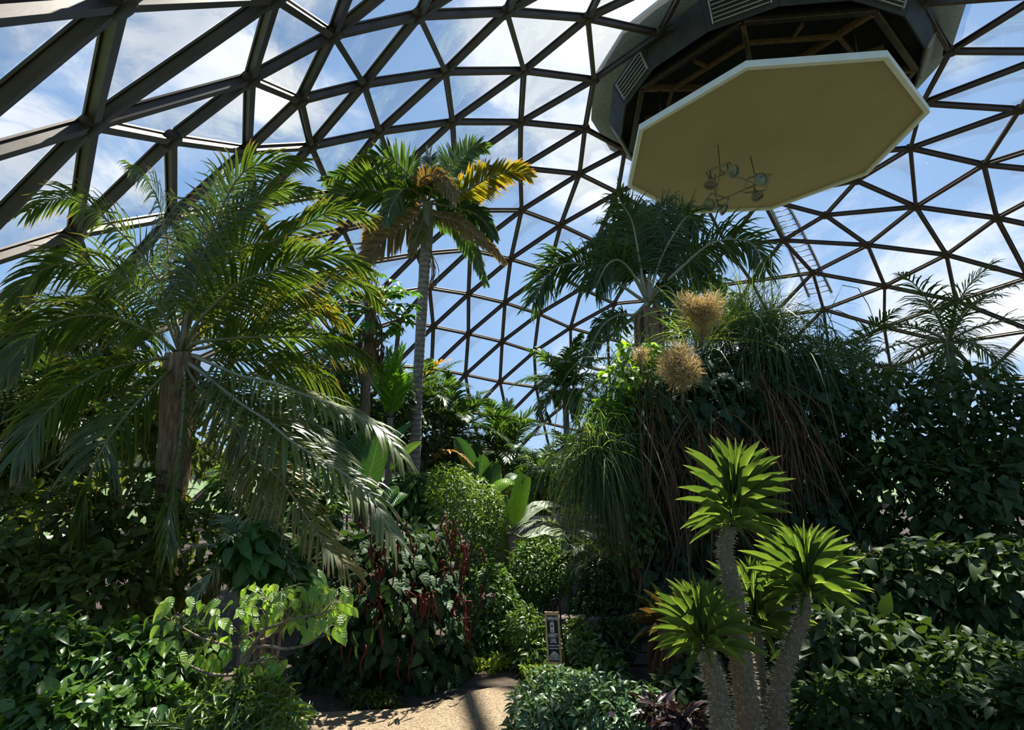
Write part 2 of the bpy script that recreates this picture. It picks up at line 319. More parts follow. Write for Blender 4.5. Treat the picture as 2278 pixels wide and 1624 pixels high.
def frond_arrays(P, nl, Lf, wf, droop=.5, a0=65, a1=25, vup=20, t0=.12, seg=4, jit=.08, shape=(.55, 1, .35), roll=0, sides=(-1, 1), nv=None):
    """leaflets along the rachis P; returns stations (n, seg+1, 3), width vectors and widths"""
    m = len(P); tt = np.linspace(t0, .995, nl); res = []
    T = nrm(np.gradient(P, axis=0))
    for s in sides:
        t = np.clip(tt + rng.normal(0, .25 / nl, nl), t0 * .9, 1); f = t * (m - 1); i = np.minimum(f.astype(int), m - 2); fr = (f - i)[:, None]
        p = P[i] * (1 - fr) + P[i + 1] * fr; d = nrm(T[i] * (1 - fr) + T[i + 1] * fr)
        up = np.array([0, 0, 1.]); side = np.cross(d, up + np.array([.001, 0.002, 0])); side = nrm(side); n_ = np.cross(side, d)
        if nv is not None: n_ = np.asarray(nv, float); n_ = nrm(n_ - (d @ n_)[:, None] * d); side = np.cross(d, n_)
        if roll: c, sn = math.cos(roll), math.sin(roll); side, n_ = side * c + n_ * sn, n_ * c - side * sn
        x = (t - t0) / (1 - t0); prof = np.interp(x, [0, .35, 1], shape); ang = np.radians(np.interp(x, [0, 1], [a0, a1]) + rng.normal(0, 100 * jit, nl) * .5)
        v = np.radians(vup + rng.normal(0, 120 * jit, nl)); ln = Lf * prof * (1 + rng.normal(0, jit, nl))
        dd = np.cos(ang)[:, None] * d + s * np.sin(ang)[:, None] * (np.cos(v)[:, None] * side) + np.sin(ang)[:, None] * np.sin(v)[:, None] * n_
        st = [p]; dirs = []; dr = np.abs(droop * (1 + rng.normal(0, jit * 3, nl)))[:, None]
        for k in range(seg):
            e = nrm(dd + dr * ((k + .3) / seg) ** 1.3 * np.array([0, 0, -1.7])); st.append(st[-1] + e * (ln / seg)[:, None]); dirs.append(e)
        dirs.append(dirs[-1]); st = np.stack(st, 1); dirs = np.stack(dirs, 1)
        wv = nrm(np.cross(np.repeat(n_[:, None], seg + 1, 1), dirs)) * 1.0
        wd = wf * np.interp(np.linspace(0, 1, seg + 1), [0, .3, .7, 1], [.5, 1, .8, 0]) * (.75 + .25 * prof[:, None])
        res.append((st, wv, wd))
    return [np.concatenate([r[k] for r in res]) for k in range(3)]
def strips(g, st, wv, wd, tint=None):
    n, k, _ = st.shape; tint = rng.random(n) if tint is None else np.broadcast_to(tint, (n,))
    A = st - wv * wd[..., None] * .5; B = st + wv * wd[..., None] * .5; V = np.stack([A, B], 2)[:, :-1].reshape(n, -1, 3)
    V = np.concatenate([V, st[:, -1:]], 1); nv = 2 * (k - 1) + 1
    C = np.zeros((n, nv, 3)); C[:, :-1, 0] = np.repeat(np.arange(k - 1) / (k - 1), 2); C[:, :-1, 1] = np.tile([-1, 1], k - 1); C[:, -1, 0] = 1; C[:, :, 2] = tint[:, None]
    q = np.array([(2 * i, 2 * i + 1, 2 * i + 3, 2 * i + 2) for i in range(k - 2)]); t = np.array([(2 * (k - 2), 2 * (k - 2) + 1, nv - 1)]); off = (np.arange(n) * nv)[:, None, None]
    g.add(V, (t[None] + off).reshape(-1, 3), (q[None] + off).reshape(-1, 4), C)
def frond(root, pts, nl, Lf, wf, lm, rm=None, r0=.018, indiv=False, label=None, name='frond', n=22, tint=None, **kw):
    P = smooth(pts, n); g = G(); tube(g, P, np.linspace(r0, r0 * .2, n), 6)
    fo = g.obj(name, rm or M_rachis, root, label=label)
    st, wv, wd = frond_arrays(P, nl, Lf, wf, **kw)
    if indiv:
        for i in range(len(st)):
            g = G(); strips(g, st[i:i + 1], wv[i:i + 1], wd[i:i + 1], tint); o = bpy.data.objects.new('leaflet', g.mesh('leaflet', lm, root['_w'])); COL.objects.link(o); o.parent = fo
    else:
        g = G(); strips(g, st, wv, wd, tint); g.obj('leaflets', lm, fo, stuff=True, org=root['_w'])
    return fo
def autopath(c, az, e0, Ln, bend, n=8):
    p = np.array(c, float); out_ = [p.copy()]
    for i in range(n - 1):
        e = e0 - bend * (i / (n - 2)) ** 1.2; p = p + Ln / (n - 1) * np.array([math.cos(az) * math.cos(e), math.sin(az) * math.cos(e), math.sin(e)]); out_.append(p.copy())
    return out_
def trunk(root, pts, r, m, n=12, k=24, name='trunk', lumpy=0, label=None):
    g = G(); tube(g, smooth(pts, k), r, n, lumpy=lumpy); return g.obj(name, m, root, label=label)
def palm(label, px, py, Y, nf, Ln, lm, nl=24, Lf=.5, wf=.035, trunk_r=.09, tm=None, e=(80, -25), bend=(40, 75), droop=.5, base=None, name='palm_tree', az0=0, seg=3, extra=(), group=None, a0=65, vup=20, shape=(.55, 1, .35)):
    c = at(px, py, Y); b = base if base is not None else np.array([c[0], c[1], GZ])
    root = thing(name, label, 'palm', b, group)
    trunk(root, [b - [0, 0, .1], b * .6 + c * .4 + [.04, 0, 0], c], [trunk_r * 1.25, trunk_r, trunk_r * .85], tm or M_trunkring, 10, 14)
    for i in range(nf):
        f = (i + .5) / nf; az = az0 + i * 2.39996; e0 = math.radians(e[0] + (e[1] - e[0]) * f + rng.normal(0, 5)); bd = math.radians(bend[0] + (bend[1] - bend[0]) * f)
        ln = Ln * (.75 + .25 * math.sin(PI * min(1, f + .2))) * (1 + rng.normal(0, .06))
        frond(root, autopath(c, az, e0, ln, bd), nl, Lf, wf, lm, r0=.02 * Ln / 1.6, droop=droop, seg=seg, n=14, vup=vup, shape=shape, a0=a0)
    for (pts, kw) in extra:
        k = dict(nl=nl, Lf=Lf, wf=wf, lm=lm, droop=droop, seg=seg, n=16); k.update(kw); frond(root, [at(*q) for q in pts], **k)
    return root

def blob_sample(blobs, n, inner=.35, front=0.0):
    W = np.array([b[3] * b[4] for b in blobs], float); ch = rng.choice(len(blobs), n, p=W / W.sum())
    c = np.array([at(*b[:3]) for b in blobs]); m = np.array([mpp(b[1], b[2]) for b in blobs])
    R = np.array([[b[3] * m_, (b[5] if len(b) > 5 else b[3]) * m_, b[4] * m_] for b, m_ in zip(blobs, m)])
    d = nrm(rng.normal(size=(n, 3))); r = 1 - inner * rng.random(n) ** 1.5
    P = c[ch] + d * R[ch] * r[:, None]; O = nrm(d / R[ch]); return P, O
def shrub(name, label, cat, blobs, tp, lm, size, W, n, nind=0, droop=.45, jit=.7, base=None, inner=.4, stems=5, stem_m=None, group=None, cull=True, lname='foliage', zmin=GZ + .03):
    c = np.array([at(*b[:3]) for b in blobs]); cm = c.mean(0)
    b0 = np.array([cm[0], cm[1], GZ]) if base is None else np.asarray(base, float)
    root = thing(name, label, cat, b0, group)
    P, O = blob_sample(blobs, n, inner); P[:, 2] = np.maximum(P[:, 2], zmin + .1 * rng.random(n))
    D = nrm(O * [1, 1, .6] + jit * nrm(rng.normal(size=(n, 3))) + np.array([0, 0, -droop])); U = nrm(O + np.array([0, 0, .9]) + .45 * rng.normal(size=(n, 3)))
    Ln = size * (1 + .22 * rng.normal(size=n)).clip(.55, 1.5)
    q = pix(P); vis = (q[:, 0] > -60) & (q[:, 0] < 2340) & (q[:, 1] < 1680)
    facing = -(O * nrm(P - EYE)).sum(1); ok = (facing > .05) & vis
    idx = np.where(ok)[0]; idx = idx[np.argsort(-(Ln[idx] / q[idx, 2]) * (1 + facing[idx]))][:nind]
    for i in idx: single(root, tp, lm, P[i], D[i], U[i], Ln[i], Ln[i] * W)
    rest = np.setdiff1d(np.arange(n), idx)
    if len(rest):
        g = G(); inst(g, tp, P[rest], D[rest], U[rest], Ln[rest], Ln[rest] * W); g.obj(lname, lm, root, stuff=True)
    for k in range(stems):
        g = G(); e = P[rng.integers(n)] * .75 + cm * .25; mid = (b0 + e) / 2 + rng.normal(0, .06, 3)
        s0 = b0 + np.array([rng.normal(0, .06), rng.normal(0, .06), -.05]); ht = np.linalg.norm(e - s0)
        tube(g, smooth([s0, mid, e], 8), [.012 + .012 * ht, .006], 6); g.obj('stem', stem_m or M_twig, root)
    return root
DPTS = "-345,910,984 -200,1006,1118 -14,1143,1258 206,1288,1377 445,1435,1461 684,1503,1501 -467,1071,963 -357,1163,1075 -180,1296,1217 35,1447,1343 271,1604,1437 452,1702,1482 -522,1286,989 -382,1417,1119 -190,1562,1252 30,1719,1360 276,1868,1437 465,2047,1461 32,1988,1345 287,2137,1406 482,2307,1411 42,2254,1298 231,2432,1312 422,2595,1299 -191,2358,1156 -7,2536,1182 382,2873,1148 582,3006,1102 -386,2442,1002 -218,2622,1031 -38,2789,1039 150,2947,1024 340,3094,983 -397,2674,878 -234,2849,885 -56,3008,879 130,3153,852 -264,3055,699 -72,3213,683 147,3341,671 199,3516,471 -482,887,869 -597,1119,872 -558,1564,1008 -206,1825,1248 -184,2109,1225 -405,2200,1069 666,2753,1264 -356,698,858 -31,3394,497 -413,1934,1113 -530,2499,862 1162,2359,1410 1356,2574,1297 1301,2841,1178 1470,3009,1021 1109,2661,1304 877,2700,1300 937,2440,1404 -459,3232,305 -227,705,954 -93,788,1078 60,905,1205 246,1035,1320 457,1167,1411 687,1276,1467 -688,1359,860 -389,1682,1140 189,2701,1185 575,3205,946 -591,2263,904 361,3288,816 -431,2887,704 -592,2707,684 -242,3255,505 397,3463,630 25,3560,284 -615,890,748 -599,2024,956 920,1424,1499 -430,3093,511 447,3621,422 261,3668,249 -756,1131,717 -590,1784,989 -740,1592,845 -593,691,641 -221,486,805 -196,3430,301 -747,2532,625 -754,2319,722 -37,543,960 125,656,1107 300,785,1235 497,912,1335 712,1035,1406 610,3388,772 -774,2076,777 -601,2918,502 877,1686,1520 -422,500,654 938,1174,1450 -848,1377,692 823,3281,901 -760,2740,461 650,3553,576 84,3694,57 -143,3577,81 -781,913,578 -768,1833,819 -584,3113,304 508,3754,195 -13,326,800 -918,2347,503 -927,2118,580 181,416,969 350,546,1116 541,666,1229 746,794,1314 1127,1592,1501 1161,1329,1465 698,3694,361 322,3788,14 -911,1159,537 -902,1625,666 -785,717,427 -616,509,454 -229,301,629 -355,3439,92 -909,2560,387 963,929,1372 859,3460,712 -927,1874,630 -751,2937,277 -548,3282,94 -1064,2154,358 581,432,1089 781,559,1192 -432,318,458 1184,1076,1400 -996,1412,503 -902,2760,219 904,3614,504 -938,951,378 -722,3113,79 763,3810,132 571,3858,-44 -1053,2377,263 -1065,1915,421 990,691,1264 1370,1495,1451 -1045,1665,466 -786,537,241 1400,1235,1400 -1053,1202,334 -944,758,205 -1032,2579,146 1206,831,1306 -881,2936,34 -1172,2201,118 -1181,1964,190 -1127,1458,292 -1168,1715,248 -241,135,421 1422,983,1320 -1027,2747,-39 -1076,1002,162 -1156,2420,-1 1606,1402,1370 -1175,1258,111 -1268,2032,-58 -1265,1779,12 -1236,1521,66 1633,1145,1304 -1075,816,-24 -1187,1057,-70 1833,1315,1260 2388,1837,926 560,169,868 1968,2808,911 1903,271,641 1799,1906,1310 2862,2344,121 2224,36,-110 2690,998,374 2020,1787,1201 709,-351,131 995,-345,151 2982,1248,-110 2210,2694,798 2346,1461,946 2829,1541,363 2705,2287,447 2342,621,564 1538,505,1037 2772,691,-110 2124,2516,963 2275,3236,179 2106,3415,109 1762,669,1044 1807,3390,468 2602,3030,-111 3031,1865,-111 858,69,794 2578,1152,617 313,40,658 1374,3636,359 1360,3297,810 2249,2964,550 2530,2753,394 1641,3542,362 2568,2209,666 1212,482,1113 1413,3828,-111 2846,1111,156 846,3898,-111 -433,-12,-110 2230,2252,984 1980,-22,156 1013,3171,993 1483,2165,1390 3028,1549,-110 2590,1398,682 2387,305,135 1756,-141,166 2132,3195,422 -35,-140,158 2755,1295,420 1974,2350,1128 2502,1616,814 1556,1940,1401 1702,2466,1225 1805,3047,836 -476,159,181 979,2145,1478 2225,1682,1064 2846,1836,342 1345,-136,445 2897,965,-110 1984,780,979 451,-298,171 2580,540,129 1694,3734,-110 1455,3460,586 2385,2993,354 842,-109,576 2158,990,961 1706,1645,1356 1650,119,639 1112,184,892 1350,282,928 1219,1846,1489 336,-377,-110 2383,1007,771 1992,2096,1184 1474,-355,-110 1694,2869,1026 1991,-128,-110 734,2171,1472 612,-428,-110 2754,2625,118 2525,2501,585 238,-108,420 2092,1200,1083 205,-234,168 1256,2094,1456 1116,3884,-110 2243,765,771 1052,2924,1168 2741,821,136 1837,464,862 -834,377,-110 679,2467,1388 1185,3517,603 2398,3265,-110 1668,3313,656 -13,-12,404 1870,2625,1075 909,-442,-110 2591,1879,711 1196,-417,-110 1074,-210,404 323,248,880 2359,433,354 1271,3778,121 -643,167,-110 2953,1686,123 2061,566,785 68,-291,-110 790,267,983 1465,2383,1338 1601,-61,429 1515,-237,168 2372,2426,793 501,-175,424 1619,298,839 2141,411,581 2917,1381,140 996,3787,182 2121,219,379 1127,-28,658 1383,673,1190 1115,3366,797 1739,-259,-110 2435,229,-110 1563,2705,1175 2690,2518,333 1869,1005,1151 2837,2147,282 2893,2502,-111 1943,3177,619 992,393,1079 955,1912,1511 2615,444,-110 2706,1641,569 1560,3696,127 1268,-303,166 1831,3571,142 2364,1243,881 2199,1996,1064 -270,-8,157 2471,3071,110 2724,1982,521 1386,66,700 1978,3386,318 2119,1431,1117 2946,2002,97 1872,67,415 1109,3676,380 2193,3445,-111 1950,3608,-110 59,129,639 816,3005,1124 2558,695,344 2614,2842,158 -983,589,-110 2426,2106,850 2500,864,559 1925,1561,1249 659,1866,1506 2369,2731,616 -236,3599,-111 1630,834,1190 1748,2199,1286 1453,1730,1442 2192,124,139 581,-31,650 2984,2197,-110 -1280,1396,-111 -663,330,165 2759,2788,-111 761,-241,365 1250,3117,1001 -191,-168,-110 -563,3363,-111 2081,2960,713 1583,3167,848"
DTRI = "0,1,7 0,6,7 1,2,8 1,7,8 2,3,9 2,8,9 3,4,10 3,9,10 4,5,11 4,10,11 6,7,12 7,8,13 7,12,13 8,9,14 8,13,14 9,10,15 9,14,15 10,11,16 10,15,16 11,16,17 15,16,18 16,17,19 16,18,19 17,19,20 18,19,21 19,20,22 19,21,22 20,22,23 21,22,25 21,24,25 24,25,29 24,28,29 25,29,30 26,27,32 26,31,32 28,29,33 29,30,34 29,33,34 30,31,35 30,34,35 31,32,36 31,35,36 34,35,37 35,36,38 35,37,38 36,38,39 0,6,41 6,12,42 6,41,42 12,13,43 14,15,44 15,18,44 18,21,45 21,24,45 18,44,45 24,28,46 24,45,46 23,26,47 26,27,47 0,41,48 38,39,49 39,40,49 44,45,50 45,46,50 28,33,51 52,53,56 53,54,56 52,56,58 56,57,58 0,48,60 0,1,61 0,60,61 1,2,62 1,61,62 2,3,63 2,62,63 3,4,64 3,63,64 4,5,65 4,64,65 12,42,66 12,43,66 13,14,67 13,43,67 14,44,67 44,50,67 22,23,68 22,25,68 23,26,68 25,30,68 30,31,68 26,31,68 27,32,69 28,46,70 28,51,70 32,36,71 36,39,71 32,69,71 33,34,72 34,37,72 33,51,73 33,72,73 37,38,74 38,49,74 39,40,75 39,71,75 40,49,76 41,42,77 46,50,78 46,70,78 5,65,79 37,72,80 59,74,80 37,74,80 40,75,81 40,76,82 40,81,82 42,66,83 42,77,83 50,67,84 43,67,84 50,78,84 43,66,85 43,84,85 41,48,86 41,77,86 48,60,87 59,74,88 49,74,88 49,76,88 51,73,89 51,70,90 51,89,90 60,61,91 60,87,91 61,62,92 61,91,92 62,63,93 62,92,93 63,64,94 63,93,94 64,65,95 64,94,95 69,71,96 71,75,96 70,78,97 70,90,97 72,73,98 72,80,98 5,79,99 48,86,100 48,87,100 65,79,101 65,95,101 66,83,102 66,85,102 69,96,103 73,89,104 73,98,104 75,81,105 75,96,105 76,82,106 76,88,107 76,106,107 77,83,108 77,86,108 78,84,109 78,97,109 84,85,109 59,80,110 80,98,110 81,82,111 87,91,112 89,90,113 90,97,114 90,113,114 91,92,115 91,112,115 92,93,116 92,115,116 93,94,117 93,116,117 94,95,118 94,117,118 79,99,119 79,101,120 79,119,120 81,105,121 81,111,121 82,106,122 82,111,122 83,102,123 83,108,123 85,102,124 85,109,124 86,108,125 86,100,126 86,125,126 87,100,127 87,112,127 59,88,128 88,107,128 89,104,129 89,113,129 95,101,130 95,118,130 96,103,131 96,105,131 97,109,132 97,114,132 109,124,132 98,104,133 98,110,133 59,110,134 59,128,134 113,114,135 116,117,136 117,118,137 117,136,137 100,126,138 100,127,138 101,120,139 101,130,139 102,123,140 102,124,140 104,129,141 104,133,141 105,121,142 105,131,142 108,123,143 108,125,143 110,133,144 110,134,144 111,121,145 111,122,146 111,145,146 113,129,147 113,135,147 114,132,148 114,135,148 118,130,149 118,137,149 119,120,150 124,132,151 132,148,151 124,140,151 125,126,152 120,139,153 120,150,153 123,140,154 123,143,154 125,143,155 125,152,155 129,141,156 129,147,156 130,139,157 130,149,157 133,141,158 133,144,158 135,147,159 135,148,160 135,159,160 140,151,161 140,154,161 148,151,162 148,160,162 151,161,162 127,138,163 139,153,164 139,157,164 141,156,165 141,158,165 143,154,166 143,155,166 147,156,167 147,159,167 156,165,167 150,153,168 154,161,169 154,166,169 159,160,170 159,167,170 160,162,171 160,170,171 161,162,172 162,171,172 161,169,172 153,164,173 153,168,173 155,166,174 166,169,175 166,174,175 168,173,176 179,189,196 149,157,212 145,146,215 184,204,227 184,214,227 204,222,227 196,217,228 177,190,229 190,222,229 138,163,233 52,58,234 177,190,235 188,214,238 206,210,243 208,225,244 197,225,244 168,176,247 181,230,247 194,212,250 212,249,250 181,185,254 217,228,254 179,232,256 183,218,257 218,224,257 17,20,258 58,234,258 186,240,259 240,252,259 192,211,261 240,252,264 240,262,264 226,262,264 52,220,265 52,234,265 220,230,265 230,251,265 239,246,267 246,253,267 54,56,268 56,57,268 184,214,269 214,238,269 195,238,269 195,241,269 194,199,270 199,239,270 20,23,272 23,47,272 47,57,272 57,58,272 58,258,272 20,258,272 131,142,273 207,243,273 206,243,273 200,210,275 210,243,275 207,243,275 226,262,276 179,196,277 196,228,277 228,231,277 179,256,277 186,187,278 186,259,278 177,229,279 187,278,280 115,116,282 116,136,282 136,178,282 112,115,282 178,205,282 223,241,283 213,266,284 216,233,285 202,221,286 191,236,286 180,270,287 193,267,287 239,267,287 239,270,287 252,264,288 226,264,288 136,178,289 178,203,289 136,137,289 203,249,289 52,53,290 52,220,290 53,231,290 237,291,292 224,291,292 189,196,293 196,217,293 211,261,293 240,262,294 205,262,294 180,248,295 180,270,295 194,250,295 194,270,295 193,283,296 193,287,296 180,287,296 188,214,297 214,227,297 191,227,297 191,286,297 188,221,297 221,286,297 121,142,298 121,145,298 145,215,298 215,266,298 266,284,298 223,283,299 180,296,299 283,296,299 203,245,300 203,249,300 245,281,300 237,281,300 157,164,301 194,212,301 157,212,301 103,131,302 103,219,302 207,273,302 131,273,302 224,257,303 255,292,303 224,292,303 53,54,305 53,231,305 54,55,305 55,256,305 256,277,305 231,277,305 182,192,306 182,260,306 209,261,306 192,261,306 199,239,307 173,176,307 176,263,307 239,246,307 246,263,307 182,192,308 182,260,309 232,275,310 200,275,310 137,149,311 149,212,311 137,289,311 212,249,311 249,289,311 99,119,312 119,251,312 234,258,312 251,265,312 234,265,312 223,241,313 223,304,313 195,241,313 222,227,314 191,227,314 222,229,314 229,279,314 191,236,314 206,210,315 206,284,315 213,242,315 213,284,315 187,280,316 255,280,316 255,292,316 237,281,316 237,292,316 187,281,316 200,210,317 210,315,317 242,315,317 204,222,318 204,253,318 190,222,318 246,253,318 246,263,318 185,235,319 177,235,319 185,254,319 217,254,319 216,233,320 163,233,320 226,276,320 163,276,320 197,244,321 201,274,321 197,274,321 192,211,322 211,279,322 236,308,322 192,308,322 279,314,322 236,314,322 248,291,323 237,291,323 250,295,323 248,295,323 237,300,323 249,250,323 249,300,323 197,198,324 197,225,324 225,310,324 200,310,324 200,317,324 198,317,324 190,235,325 176,263,325 263,318,325 190,318,325 236,286,326 202,286,326 182,308,326 236,308,326 180,248,327 248,291,327 218,224,327 224,291,327 218,299,327 180,299,327 206,273,328 142,273,328 142,298,328 206,284,328 284,298,328 197,198,329 197,274,329 242,317,330 198,317,330 198,329,330 112,127,331 127,163,331 163,276,331 205,262,331 262,276,331 205,282,331 112,282,331 27,69,332 69,103,332 103,219,332 27,47,332 47,57,332 57,268,332 219,268,332 241,269,333 184,269,333 241,283,333 193,283,333 260,306,334 209,306,334 209,244,334 244,321,334 201,321,334 152,155,335 152,271,335 155,174,335 174,175,335 211,279,336 177,279,336 217,293,336 211,293,336 217,319,336 177,319,336 184,204,337 204,253,337 253,267,337 193,267,337 193,333,337 184,333,337 176,247,338 181,185,338 181,247,338 176,325,338 185,235,338 235,325,338 5,11,339 5,99,339 11,17,339 99,312,339 17,258,339 258,312,339 189,208,340 209,244,340 208,244,340 209,261,340 261,293,340 189,293,340 106,107,341 107,128,341 194,199,342 194,301,342 164,301,342 164,173,342 173,307,342 199,307,342 220,230,343 181,230,343 181,254,343 228,231,343 228,254,343 231,290,343 220,290,343 150,168,344 168,247,344 230,247,344 119,150,344 119,251,344 230,251,344 183,218,345 223,299,345 218,299,345 223,304,345 183,304,345 178,203,346 203,245,346 178,205,346 245,294,346 205,294,346 202,326,347 182,309,347 182,326,347 169,172,348 169,175,348 171,172,348 126,138,349 138,233,349 126,152,349 233,285,349 152,271,349 271,285,349 260,309,350 260,334,350 201,334,350 186,187,351 187,281,351 245,281,351 186,240,351 240,294,351 245,294,351 54,55,352 54,268,352 219,268,352 219,302,352 207,302,352 226,288,353 226,320,353 216,320,353 128,134,354 128,341,354 134,144,354 144,158,354 179,189,355 189,208,355 179,232,355 232,310,355 208,225,355 225,310,355 232,256,356 55,256,356 232,275,356 207,275,356 207,352,356 55,352,356"
# ---------------------------------------------------------------- dome
AX = np.array([8.65, 17.28, 0]); DC = np.array([8.65, 17.28, -7.4]); DR = 22.6
DP = np.array([[float(v) for v in s.split(',')] for s in DPTS.split()]) / 100
DT = np.array([[int(v) for v in s.split(',')] for s in DTRI.split()])
rr = np.hypot(DP[:, 0] - AX[0], DP[:, 1] - AX[1])
DT = DT[(rr[DT] > 4.3).all(1)]
dome = thing('ceiling', 'geodesic dome of dark bronze struts and clear bulged triangular panes over the garden', '', (AX[0], AX[1], GZ), structure=True)
def pane_mat():
    m = bpy.data.materials.new('clear_acrylic'); nt = nodes_of(m)
    t = N(nt, 'ShaderNodeTexCoord'); mp = N(nt, 'ShaderNodeMapping', i_Scale=(1.2, 1.2, 3.5), i_Rotation=(.4, .9, .3)); L(nt, t.outputs['Object'], mp.inputs[0])
    n1 = N(nt, 'ShaderNodeTexNoise', i_Scale=5.5, i_Detail=9.0, i_Roughness=.72, i_Distortion=1.6); L(nt, mp.outputs[0], n1.inputs[0])
    n2 = N(nt, 'ShaderNodeTexNoise', i_Scale=.6, i_Detail=2.0); L(nt, t.outputs['Object'], n2.inputs[0])
    scr = math_(nt, 'MULTIPLY', ramp(nt, n1.outputs[0], [(.60, (0, 0, 0)), (.72, (1, 1, 1))]), ramp(nt, n2.outputs[0], [(.42, (0, 0, 0)), (.65, (.5,) * 3)]))
    f = math_(nt, 'ADD', math_(nt, 'MULTIPLY', scr, .5), .035)
    tr = N(nt, 'ShaderNodeBsdfTransparent'); tr.inputs[0].default_value = (.94, .96, .97, 1)
    tl = N(nt, 'ShaderNodeBsdfTranslucent'); tl.inputs[0].default_value = (.85, .9, .95, 1)
    gl = N(nt, 'ShaderNodeBsdfGlossy', i_Roughness=.08); fr = N(nt, 'ShaderNodeFresnel', i_IOR=1.3)
    a = N(nt, 'ShaderNodeMixShader'); L(nt, f, a.inputs[0]); L(nt, tr.outputs[0], a.inputs[1]); L(nt, tl.outputs[0], a.inputs[2])
    b = N(nt, 'ShaderNodeMixShader'); L(nt, math_(nt, 'MULTIPLY', fr.outputs[0], .22), b.inputs[0]); L(nt, a.outputs[0], b.inputs[1]); L(nt, gl.outputs[0], b.inputs[2]); out(nt, b.outputs[0]); return m
M_pane = pane_mat()
edges = sorted({tuple(sorted((int(t[i]), int(t[(i + 1) % 3])))) for t in DT for i in range(3)})
prof = [(.6 * a_, .8 * b_) for a_, b_ in [(-.105, -.13), (.105, -.13), (.105, -.09), (.045, -.07), (.045, .05), (.10, .06), (.10, .10), (-.10, .10), (-.10, .06), (-.045, .05), (-.045, -.07), (-.105, -.09)]]
def prof_geo(g, x0, x1, y, z, a, b):
    k = len(prof); V = [x0 + y * p + z * q for p, q in prof] + [x1 + y * p + z * q for p, q in prof]
    g.add(V, [(0, 11, 1), (1, 11, 2), (k, k + 1, k + 11), (k + 1, k + 2, k + 11)], [(i, (i + 1) % k, k + (i + 1) % k, k + i) for i in range(k)])
g = G(); prof_geo(g, np.zeros(3), np.array([1., 0, 0]), np.array([0, 1., 0]), np.array([0, 0, 1.]), 0, 1); me_strut = g.mesh('strut', M_strut, smooth=False)
def shown(P):
    q = pix(P); z = np.maximum(q[..., 2], .3); inn = (q[..., 0] > -80) & (q[..., 0] < 2358) & (q[..., 1] > -80) & (q[..., 1] < 1150) & (q[..., 2] > .3)
    return inn.any(-1), z
eP = DP[np.array(edges)]; vis, z = shown(np.stack([eP[:, 0], eP.mean(1), eP[:, 1]], 1)); q = pix(eP)
score = np.where(vis, np.linalg.norm(eP[:, 0] - eP[:, 1], axis=1) / z.mean(1), -1); top = set(np.argsort(-score)[:300].tolist()); gs = G()
for k, (a, b) in enumerate(edges):
    d = nrm(DP[b] - DP[a]); zz = nrm((DP[a] + DP[b]) / 2 - DC); y = np.cross(zz, d); pa, pb = DP[a] + d * .1, DP[b] - d * .1
    if k in top and score[k] > 0: place('strut', me_strut, dome, frameM(pa, d, zz, np.linalg.norm(pb - pa)))
    else: prof_geo(gs, pa, pb, y, zz, 0, 1)
gs.obj('struts', M_strut, dome, stuff=True, smooth=False)
# bulged panes: a 4 x 4 subdivided triangle each
bi = [(i, j) for i in range(5) for j in range(5 - i)]; bidx = {k: n for n, k in enumerate(bi)}
btri = [(bidx[i, j], bidx[i + 1, j], bidx[i, j + 1]) for i in range(4) for j in range(4 - i)] + [(bidx[i + 1, j], bidx[i + 1, j + 1], bidx[i, j + 1]) for i in range(3) for j in range(3 - i)]
W3 = np.array([(1 - (i + j) / 4, i / 4, j / 4) for i, j in bi]); bul = 27 * W3.prod(1)
tP = DP[DT]; vis, z = shown(np.concatenate([tP, tP.mean(1, keepdims=True)], 1)); score = np.where(vis, 1 / z.mean(1), -1); top = set(np.argsort(-score)[:300].tolist()); gs = G()
for k, t in enumerate(DT):
    P = DP[t]; c = P.mean(0); n = nrm(c - DC); P = c + (P - c) * .985 + n * .09; V = W3 @ P + n * (bul[:, None] * .16 + .02)
    if k in top and score[k] > 0: g = G(); g.add(V, btri); g.obj('pane', M_pane, dome)
    else: gs.add(V, btri)
gs.obj('panes', M_pane, dome, stuff=True)
g = G(); r8 = [(math.cos(2 * PI * i / 10), math.sin(2 * PI * i / 10)) for i in range(10)]
V = [(x * .15, y * .15, -.13) for x, y in r8] + [(x * .19, y * .19, -.10) for x, y in r8] + [(x * .19, y * .19, .06) for x, y in r8] + [(0, 0, -.14)]
g.add(V, [(30, (i + 1) % 10, i) for i in range(10)], [(r * 10 + i, r * 10 + (i + 1) % 10, r * 10 + 10 + (i + 1) % 10, r * 10 + 10 + i) for r in (0, 1) for i in range(10)]); me_hub = g.mesh('hub', M_hub)
for i in sorted({i for e in edges for i in e}):
    v, z = shown(DP[i][None, None]); n = nrm(DP[i] - DC)
    if v[0]: place('hub', me_hub, dome, frameM(DP[i], np.cross(n, [.3, .7, .2]), n))
M_conc = mat('grey_concrete', (.30, .28, .25), (.22, .2, .18), 3, .85, 0, .2)
g = G(); rb = 21.75; n = 96
V = []; 
for i in range(n):
    a = 2 * PI * i / n
    for r, z_ in ((rb - .25, GZ - .3), (rb - .25, GZ + .35), (rb - .2, GZ + .4), (rb + .2, GZ + .4), (rb + .2, GZ - .3)): V.append((AX[0] + r * math.cos(a), AX[1] + r * math.sin(a), z_))
g.add(V, None, [(i * 5 + k, ((i + 1) % n) * 5 + k, ((i + 1) % n) * 5 + k + 1, i * 5 + k + 1) for i in range(n) for k in range(4)])
o = g.obj('wall_base', M_conc, smooth=False); o['kind'] = 'structure'; o['label'] = 'low concrete curb round the foot of the dome'
